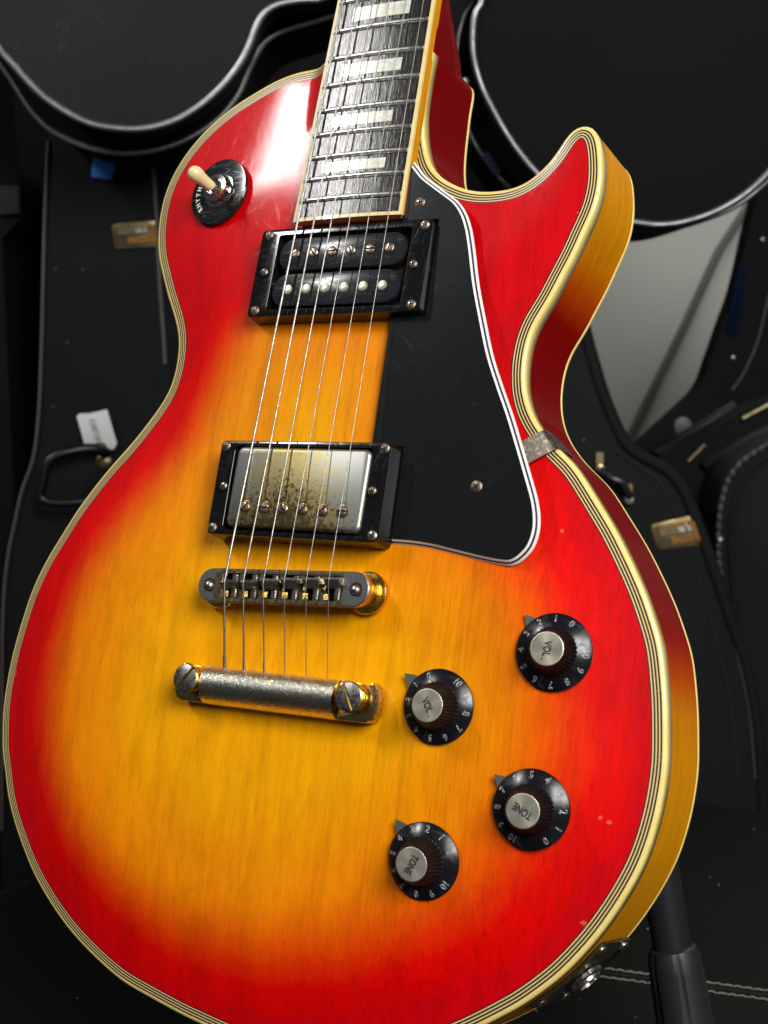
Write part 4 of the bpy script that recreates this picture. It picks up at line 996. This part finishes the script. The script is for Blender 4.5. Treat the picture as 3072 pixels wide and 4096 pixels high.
# ---- case B: black, upper right
PB = close(CASE_B_RIM, [(336, 480), (310, 560), (240, 610), (160, 600), (100, 520), (90, 440)])
PB2 = close(CASE_B_RIM2, [(350, 480), (320, 570), (245, 622), (160, 612), (98, 530), (92, 450)])
cb, _ = bgroot('moulded_case', 215, 201, 1150, 'round bottomed black moulded case with silver rim at upper right behind the horn', 'guitar case')
slab('lid', PB, 1150, 1196, M_ABSD, cb, 3)
slab('base', PB2, 1214, 1330, M_ABSD, cb, 3)
for nm, P, D, r, mt in (('rim', PB, 1150, 2.8, M_TRIMB), ('rim', PB2, 1216, 2.3, M_TRIMD)):
    g = G(); g.tube([(x, y, D) for x, y in P], r, 10, closed=True); _b(g, nm, mt, cb)
g = G(); g.lathe([(.1, -3), (3, -2.6), (4.4, -1), (4.6, 6)], 16, 0, T(70, 318, 1178)); _b(g, 'rivet', M_TRIM, cb)
slab('name_label', [(84, 262), (96, 246), (101, 251), (89, 268)], 1203, 1210, simple('blue_label', (.003, .010, .04), .7), cb, .5)

# ---- case C: upright vinyl case at left, its side with handle, latch, tag
cc, _ = bgroot('vinyl_case', -300, FLOOR, 1300, 'black vinyl case standing upright at left with stitched edges, handle, white tag and blue tape', 'guitar case')
pc = [p for p in CASE_C]
L0 = spline_open(pc[:12], 8); R0 = spline_open(pc[15:], 8)
PC = np.vstack([L0, [(-376, FLOOR), (-100, FLOOR), (-104, -99)], R0, [(-201, 312), (-297, 312)]])
slab('side_panel', PC, 1300, 1560, M_VINYL, cc, 3)
def stitched(name, path, D, r, mat, parent, step=9.0, duty=.82):
    """a run of thread, one short stitch after another, joined into one part"""
    g = G(); Q = resample(path, step)
    for a, b_ in zip(Q[:-1], Q[1:]):
        c = a + (b_ - a) * duty; g.tube([(a[0], a[1], D), ((a[0] + c[0]) / 2, (a[1] + c[1]) / 2, D - r * .6), (c[0], c[1], D)], r, 6)
    o = _b(g, name, mat, parent); o['kind'] = 'stuff'; return o
EL = offset(PC, 1.2)
g = G(); g.tube([(x + 2.2, y, 1299.4) for x, y in L0], 1.7, 8); _b(g, 'piping', M_PIPE, cc)
g = G(); g.tube([(x - 3.2, y, 1299.4) for x, y in R0[8:]], 1.9, 8); _b(g, 'piping', M_PIPE, cc)
stitched('stitching', np.array([(x + 2.2, y) for x, y in L0]), 1297.6, .55, M_STITCH, cc, 4.2, .7)
stitched('stitching', np.array([(x - 3.2, y) for x, y in R0[8:]]), 1297.4, .55, M_STITCH, cc, 4.2, .7)
g = G(); g.tube([(-218, 300, 1299.6), (-217, 210, 1299.6), (-214, 120, 1299.6), (-212, 60, 1299.6)], .6, 6); _b(g, 'lid_seam', M_BLACK, cc)
slab('rear_edge', [(-199, -200), (-186, 60), (-188, 100), (-190, 300), (-199, 300)], 1318, 1330, M_VINYL, cc, 1)
slab('tape_label', [(-259.0, 264.5), (-256, 291), (-234.0, 290.7), (-240.6, 262.0)], 1298.6, 1301, M_TAPE, cc, .2)
g = G(); random.seed(3)
for k in range(7): g.tube([(-250 + random.uniform(-1, 1), 291 - k * 2.3, 1298.3), (-244.5 + random.uniform(-2, 2), 290.2 - k * 2.3 + random.uniform(-1, 1), 1298.3)], .45, 5)
_b(g, 'pen_marks', M_INK, cc)
def latch(parent, P, D, spin=0):
    """tarnished draw latch: back plate, hasp, knuckle, catch"""
    P = [Vector(p) for p in P]
    def q(u, v): a = P[0].lerp(P[1], u); b_ = P[3].lerp(P[2], u); c = a.lerp(b_, v); return (c.x, c.y)
    pp = [q(.06, 0), q(1, .0), q(1, 1), q(.06, 1), q(0, .86), q(0, .14)]
    lt = slab('latch', pp, D - 1.8, D, M_BRASS, parent, .6)
    g = G(); v = []
    for (u0, u1, v0, v1, h_, mi) in ((.12, .72, .16, .50, 4.2, 0), (.30, .84, .56, .84, 3.2, 1), (.78, .96, .12, .88, 3.8, 1), (.52, .66, .26, .46, 6.0, 2), (.70, .78, .26, .46, 6.0, 2)):
        c = [q(u0, v0), q(u1, v0), q(u1, v1), q(u0, v1)]
        g.add([(x, y, D) for x, y in c] + [(x * .94 + sum(k_[0] for k_ in c) / 4 * .06, y * .9 + sum(k_[1] for k_ in c) / 4 * .1, D - h_) for x, y in c], [(4, 5, 6, 7), (0, 1, 5, 4), (1, 2, 6, 5), (2, 3, 7, 6), (3, 0, 4, 7)], mi, None, True)
    o = g.build('hasp', [M_BRASS, M_RUSTB, M_TRIM], parent, Matrix.Identity(4), 35); return lt
M_RUSTB = metal('rusty_brass', (.36, .18, .06), (.22, .10, .04), 60, .4, .6, r1=.4, r2=.55)
latch(cc, [(-242.6, 222.6), (-201.5, 225.2), (-199.9, 202.2), (-240.8, 200.2)], 1300)
# handle: a padded loop standing off the panel
hp = spline_open([(-254, 17, 0)[:2], (-262, 21), (-273.2, 21.6), (-293.6, 17.6), (-305, 9), (-309.4, -7.5), (-311.5, -19.9), (-303, -25), (-286.5, -26.1), (-263.8, -24.2), (-245.6, -22.3), (-228.0, -20.4)], 3)
g = G(); nh = len(hp); g.tube([(x, y, 1300 - 26 * math.sin(math.pi * (i + .5) / nh) ** .5) for i, (x, y) in enumerate(hp)], [5.2 - 2.4 * i / (nh - 1) + .6 * math.sin(math.pi * i / (nh - 1)) for i in range(nh)], 12); _b(g, 'handle', M_HANDLE, cc)
for x, y in ((-258, 8.5), (-226, -22)):
    g = G(); g.lathe([(8.0, 0), (7.8, -1.5), (5.5, -3.5), (2.5, -4.2), (.01, -4.4)], 20, 0, T(x, y, 1300)); _b(g, 'handle_mount', M_BRASS, cc)
for x, y in ((-295, 184), (-287, 118), (-270, 183), (-303, 60)):
    g = G(); g.lathe([(1.3, 0), (1.1, -.5), (.01, -.7)], 10, 0, T(x, y, 1300)); _b(g, 'tack', M_TACK, cc)
# paper tag tied to the handle
tgp = [(-280.4, 51.0), (-277.8, 53.4), (-269, 53.4), (-260, 55.2), (-252.6, 57.0), (-244.8, 25.8), (-247.6, 20.6), (-252.6, 19.9), (-254.0, 23.4), (-256.4, 26.2), (-262, 26.6), (-266.4, 23.7), (-273.6, 22.6)]
tg_, _ = bgroot('paper_tag', -262, 22, 1296, 'small white paper tag with blurred handwriting tied above the case handle', 'tag')
slab('tag_paper', tgp, 1294.6, 1295.2, M_PAPER, tg_, .15)
g = G(); random.seed(11)
for k in range(9):
    y = 47 - k * 2.5; x = -266.6 + k * .75; a_ = random.uniform(2.0, 3.6)
    g.tube([(x - a_, y + random.uniform(-.8, .8), 1294.2), (x, y + random.uniform(-1, 1), 1294.2), (x + a_, y + random.uniform(-.6, .6), 1294.2)], .5, 5)
_b(g, 'handwriting', simple('faded_ink', (.16, .18, .18), .8), tg_)
g = G(); g.tube([(-265, 20, 1294), (-262.5, 24, 1292.5), (-258.5, 25.6, 1292), (-255, 22.5, 1293), (-254.5, 17, 1295)], .9, 8); _b(g, 'tie_string', M_RUST, tg_)

# ---- case D: vinyl case behind the guitar at right, with latch and clasps
cd_, _ = bgroot('vinyl_case', 200, FLOOR, 1240, 'black vinyl case behind the guitar waist at right with rusty draw latch', 'guitar case')
Rr = spline_open(CASE_D[:19], 7); PD = np.vstack([Rr, [(342, FLOOR), (28, FLOOR), (32, -115), (78, 82), (112, 205)]])
slab('side_panel', PD, 1240, 1420, M_VINYL, cd_, 5)
rim_d = np.array(CASE_D[2:19]); g = G(); rp = spline_open(rim_d, 6); g.tube([(x - 6.5, y - 1.5, 1240.5) for x, y in rp], 5.2, 10); _b(g, 'padded_edge', M_VINYL, cd_)
g = G(); g.tube([(x, y, 1239.8) for x, y in spline_open(GROOVE_D, 6)], 1.3, 8); _b(g, 'lid_seam', M_BLACK, cd_)
g = G(); g.tube([(x + 16, y - 3, 1239.6) for x, y in spline_open(GROOVE_D[5:], 6)], .8, 6); _b(g, 'edge_piping', M_PIPE, cd_)
latch(cd_, [(229.9, -51.6), (270.0, -43.2), (282.3, -69.8), (236.8, -74.3)], 1240)
for x, y in ((186.2, 6), (211.4, -22)):
    g = G(); g.box(x - 3.2, x + 3.2, y - 8, y + 7, 1236.5, 1240); _b(g, 'clasp_plate', M_BRASS, cd_)
    g = G(); g.lathe([(4.8, 0), (4.8, -2.5), (3.6, -4.6), (.01, -5.4)], 18, 0, T(x, y - 6.5, 1238)); _b(g, 'clasp_stud', M_BRASS if x < 200 else M_TRIM, cd_)
g = G(); g.tube([(186, -2, 1234), (196, -9, 1226), (204, -12, 1226), (212, -26, 1234)], 3.4, 10); _b(g, 'handle', M_TUBE, cd_)
for x, y in ((172.5, 24), (177, 118)):
    g = G(); g.lathe([(1.3, 0), (1.1, -.5), (.01, -.7)], 10, 0, T(x, y, 1240)); _b(g, 'tack', M_TACK, cd_)

# ---- case E: far right, thick laced edge
ce, _ = bgroot('vinyl_case', 305, FLOOR, 1280, 'black quilted case at the far right edge with thick laced piping', 'guitar case')
Er = spline_open(CASE_E[:13], 6); PE = np.vstack([Er, [(306, FLOOR), (440, FLOOR), (440, 42)]])
slab('side_panel', PE, 1282, 1420, M_VINYL, ce, 6)
g = G(); Q = resample(Er, 8.4)
for a_, b_ in zip(Q[:-1], Q[1:]):
    c = a_ + (b_ - a_) * .92; mdl = (a_ + c) / 2
    g.tube([(a_[0] + 2, a_[1], 1282), (mdl[0] + 2, mdl[1], 1279.2), (c[0] + 2, c[1], 1282)], [2.0, 2.6, 2.0], 8)
o = _b(g, 'lacing', M_PIPE, ce); o['kind'] = 'stuff'
g = G(); g.tube([(x + 13, y - 5, 1281.5) for x, y in Er], 2.8, 8); _b(g, 'quilt_roll', M_VINYL, ce)
g = G(); g.lathe([(3.4, 0), (3.2, -1.5), (1.8, -2.8), (.01, -3)], 16, 0, T(301, -71, 1279)); _b(g, 'rivet', M_TRIM, ce)

# ---- case F: leaning black case between the wall and the right edge
cf, _ = bgroot('hard_case', 380, FLOOR, 1450, 'black hard case leaning diagonally against the grey wall at right with blue label', 'guitar case')
PF = np.vstack([spline_open(CASE_F[:11], 8), [(300, FLOOR), (560, FLOOR), (560, 300)]])
slab('shell', PF, 1450, 1478, M_ABSD, cf, 5)
g = G(); g.tube([(x, y, 1447) for x, y in spline_open(F_LINE, 5)], 1.5, 8); _b(g, 'edge_trim', M_PIPE, cf)
slab('blue_label', F_TAPE, 1447.6, 1450, simple('blue_sticker', (.0006, .004, .022), .8, spec=.1), cf, .2)
for x, y in SCREWS_F:
    g = G(); g.lathe([(2.6, 0), (2.3, -1.2), (.01, -1.8)], 16, 0, T(x, y, 1448)); _b(g, 'screw', M_TRIMD, cf)
# ---- instrument lying between: handle bars and brass hinges
cg, _ = bgroot('stacked_case', 320, FLOOR, 1360, 'black case lying tilted at right between the stacked cases with brass hinges', 'guitar case')
slab('shell', [(256, -60), (262, 2), (345, 44), (440, 80), (440, FLOOR), (290, FLOOR), (282, -120)], 1362, 1400, M_ABSD, cg, 4)
g = G(); g.tube([(280, 17, 1356), (306, 33, 1348), (332, 47, 1356)], 4.4, 10); _b(g, 'handle', M_TUBE, cg)
g = G(); g.tube([(305, -9, 1356), (318, 1, 1347), (340, 12, 1347), (372, 27, 1347)], 5.4, 10); _b(g, 'handle', M_TUBE, cg)
for (x0, y0, x1, y1, r) in ((289, -6, 305, 10, 2.2), (341, 34, 366, 47, 2.4), (309, -27, 315, -14, 2.2)):
    g = G(); g.tube([(x0, y0, 1358), (x1, y1, 1358)], r, 8); _b(g, 'hinge', M_BRASS, cg)
g = G(); g.lathe([(9, 0), (8.4, -2), (3, -3), (.01, -3)], 20, 0, T(284, 28, 1360)); _b(g, 'lock_plate', simple('dull_lock', (.05, .05, .048), .5), cg)

# ---- wall, cord, added dark backing, floor
g = G(); g.add([(-1400, FLOOR, 2100), (1500, FLOOR, 2100), (1500, 1500, 2100), (-1400, 1500, 2100)], [(0, 1, 2, 3)])
o = g.build('wall', M_WALL, None, BGM); tag(o, kind='structure')
g = G(); g.add([(-3000, -3500, FLOOR), (3500, -3500, FLOOR), (3500, 3500, FLOOR), (-3000, 3500, FLOOR)], [(0, 1, 2, 3)])
o = g.build('floor', M_FLOOR, None, Matrix.Identity(4)); tag(o, kind='structure')
g = G(); g.tube([(x, y, 2090) for x, y in [(560, 350)] + WALLCORD + [(330, -90), (250, -300)]], 6.0, 8)
o = g.build('wall_cord', simple('grey_cord', (.09, .09, .085), .6), None, BGM); tag(o, 'grey cord running diagonally down the pale wall at right', 'cord')
kb, _ = bgroot('black_backing', -150, FLOOR, 1620, 'tall matt black backing added behind the cases to fill the dark gaps', 'backdrop')
slab('backing_slab', [(-640, FLOOR), (196, FLOOR), (196, 900), (-640, 900)], 1620, 1980, M_BLACK, kb, 3)  # invented backing that keeps the gaps between the cases black
gb_, _ = bgroot('grey_wall_patch', -410, FLOOR, 1600, 'pale grey stand-in for the wall showing at the far left below the moulded case', 'wall patch')
slab('wall_patch_panel', [(u_ * 1600 / 2100, 99.5 + (z_ - 99.5) * 1600 / 2100) for u_, z_ in [(-700, 491)] + GREYPATCH[:6][::-1] + [(-560, 900), (-700, 900)]], 1600, 1612, simple('pale_wall_patch', (.30, .30, .28), .8), gb_, 1)  # pale sheet standing in for the wall, set in front of the backing
slab('wall_patch_post', [(-520, FLOOR), (-500, FLOOR), (-500, 400), (-520, 400)], 1600, 1612, M_BLACK, gb_, 1)
sp_, _ = bgroot('speaker_cabinet', -380, FLOOR, 1290, 'edge of a dark grey speaker cabinet at the far left', 'speaker')
slab('speaker_body', [(-352, FLOOR), (-352, 215), (-334, 232), (-334, 300), (-338, 430), (-430, 430), (-430, FLOOR)], 1340, 1560, M_ABSD, sp_, 3)
slab('grille_strip', [(-352, 236), (-333, 237), (-332, 262), (-352, 262)], 1330, 1338, M_ABS, sp_, 1)

# ---- bench top with twin seams
g = G(); x0, x1, y0, y1, zt = -359, 900, -900, 549, -255
v = []; f = []; bz = [(0, -12), (1.5, -5), (5, -1.2), (12, 0)]
loops = [(-0, FLOOR + 0.0)] + bz
for d, z in [(0, -440)] + bz:
    for p in rrect(x0 + d, x1 - d, y0 + d, y1 - d, 14, 5): v.append((p[0], p[1], (zt + z) if z > -400 else FLOOR + 1))
n = 24
for i in range(4):
    for k in range(n): f.append((i * n + k, i * n + (k + 1) % n, (i + 1) * n + (k + 1) % n, (i + 1) * n + k))
f.append(tuple(4 * n + k for k in range(n)))
bench = root('leather_bench', T(0, 0, FLOOR), 'black leather bench top with twin stitched seams and specks of dust', 'bench', frame=T(0, 0, FLOOR))
g.add(v, f); g.build('bench_cushion', M_LEATHER, bench, sharp=50)
for off in (0, -11.5):
    g = G(); P = resample([(-60, 205.5 + off), (47, 220 + off), (145, 234 + off), (460, 279 + off)], 5.5)
    for a_, b_ in zip(P[:-1], P[1:]):
        c = a_ + (b_ - a_) * .90; j = random.uniform(-.35, .35)
        g.tube([(a_[0], a_[1] + j, zt + .1), ((a_[0] + c[0]) / 2, (a_[1] + c[1]) / 2 + j, zt + .75), (c[0], c[1] - j, zt + .1)], .62, 6)
    o = g.build('seam_stitching', M_STITCH, bench); o['kind'] = 'stuff'
g = G(); P = [(-60, 199.7), (460, 273)]
g.tube([(x, y, zt + .05) for x, y in P], .5, 6); g.build('seam_groove', M_BLACK, bench)
g = G()
for k in range(150):
    x = random.uniform(-330, 420); y = random.uniform(-250, 500); s_ = random.uniform(.25, .8)
    a_ = random.uniform(0, 3.14); c, q = math.cos(a_), math.sin(a_); l_ = s_ * random.uniform(1, 3)
    g.tube([(x, y, zt + .3), (x + l_ * c, y + l_ * q, zt + .5)], s_ * .35, 5)
o = g.build('lint', simple('lint_specks', (.30, .29, .26), .9), None, Matrix.Identity(4)); tag(o, 'pale lint specks scattered over the black bench', kind='stuff')

# ---- guitar stand: leg with rubber foot at the right, hub and yoke mostly hidden behind the body
st = root('guitar_stand', T(30, 60, -255), 'black tubular guitar stand with ribbed rubber foot at lower right', 'guitar stand', frame=T(30, 60, -255))
foot = Vector((144.0, 97.8, -240)); top_ = Vector((120.5, 100, -122.6))
# leg comes from a hub behind the guitar down to the bench
hub = Vector((60, 95, 30)); 
P1 = Vector((128.0, 86.0, -123.0))
def leg(p0, p1, nm='leg'):
    ax = (p1 - p0).normalized(); M = T(*p0) @ frame_on(ax); L_ = (p1 - p0).length
    g = G(); g.lathe([(9.3, 0), (9.3, L_)], 28, cap0=True); lg = g.build(nm, M_TUBE, st, M)
    return lg, M, L_
lp0 = Vector((112.2, 106.4, -78)); lp1 = foot
lg, M, L_ = leg(lp0, lp1)
pr = [(9.5, 0), (11.0, .8), (12.2, 4), (12.8, 12), (13.4, 34), (14.4, 44), (15.6, 47), (15.0, 49.5), (16.2, 52), (15.4, 54.5), (16.6, 57), (15.8, 60), (16.8, 63), (16.6, 74), (.01, 75)]
g = G(); g.lathe(pr, 72, fn=lambda r, z, k: r * (1 - .055 * (1 if (k % 12 in (0, 1)) and 3 < z < 42 else 0)))
GR = M @ T(0, 0, L_ - 61); g.build('rubber_foot', M_RUBBER, lg, GR, sharp=35)
for q in (Vector((-150, 150, -246)), Vector((20, 330, -246))):
    l2, M2, L2 = leg(Vector((20, 130, -70)), q)
    g = G(); g.lathe(pr[:5] + [(13, 60), (.01, 61)], 32); g.build('rubber_foot', M_RUBBER, l2, M2 @ T(0, 0, L2 - 56))
g = G(); g.tube([(112.2, 106.4, -78), (60, 122, -70), (20, 130, -60), (20, 130, -40)], 9.5, 14); g.build('hub', M_TUBE, st, Matrix.Identity(4))
g = G(); g.tube([(20, 130, -70), (20, 118, 10), (20, 150, 60)], 8.0, 14); g.build('pole', M_TUBE, st, Matrix.Identity(4))
for sx_ in (-1, 1):
    g = G(); g.tube([(20, 128, -70), (sx_ * 60, 60, -150), (sx_ * 62, 20, -228), (sx_ * 62, -40, -226), (sx_ * 62, -72, -206)], 6.0, 12); g.build('cradle_arm', M_RUBBER, st, Matrix.Identity(4))
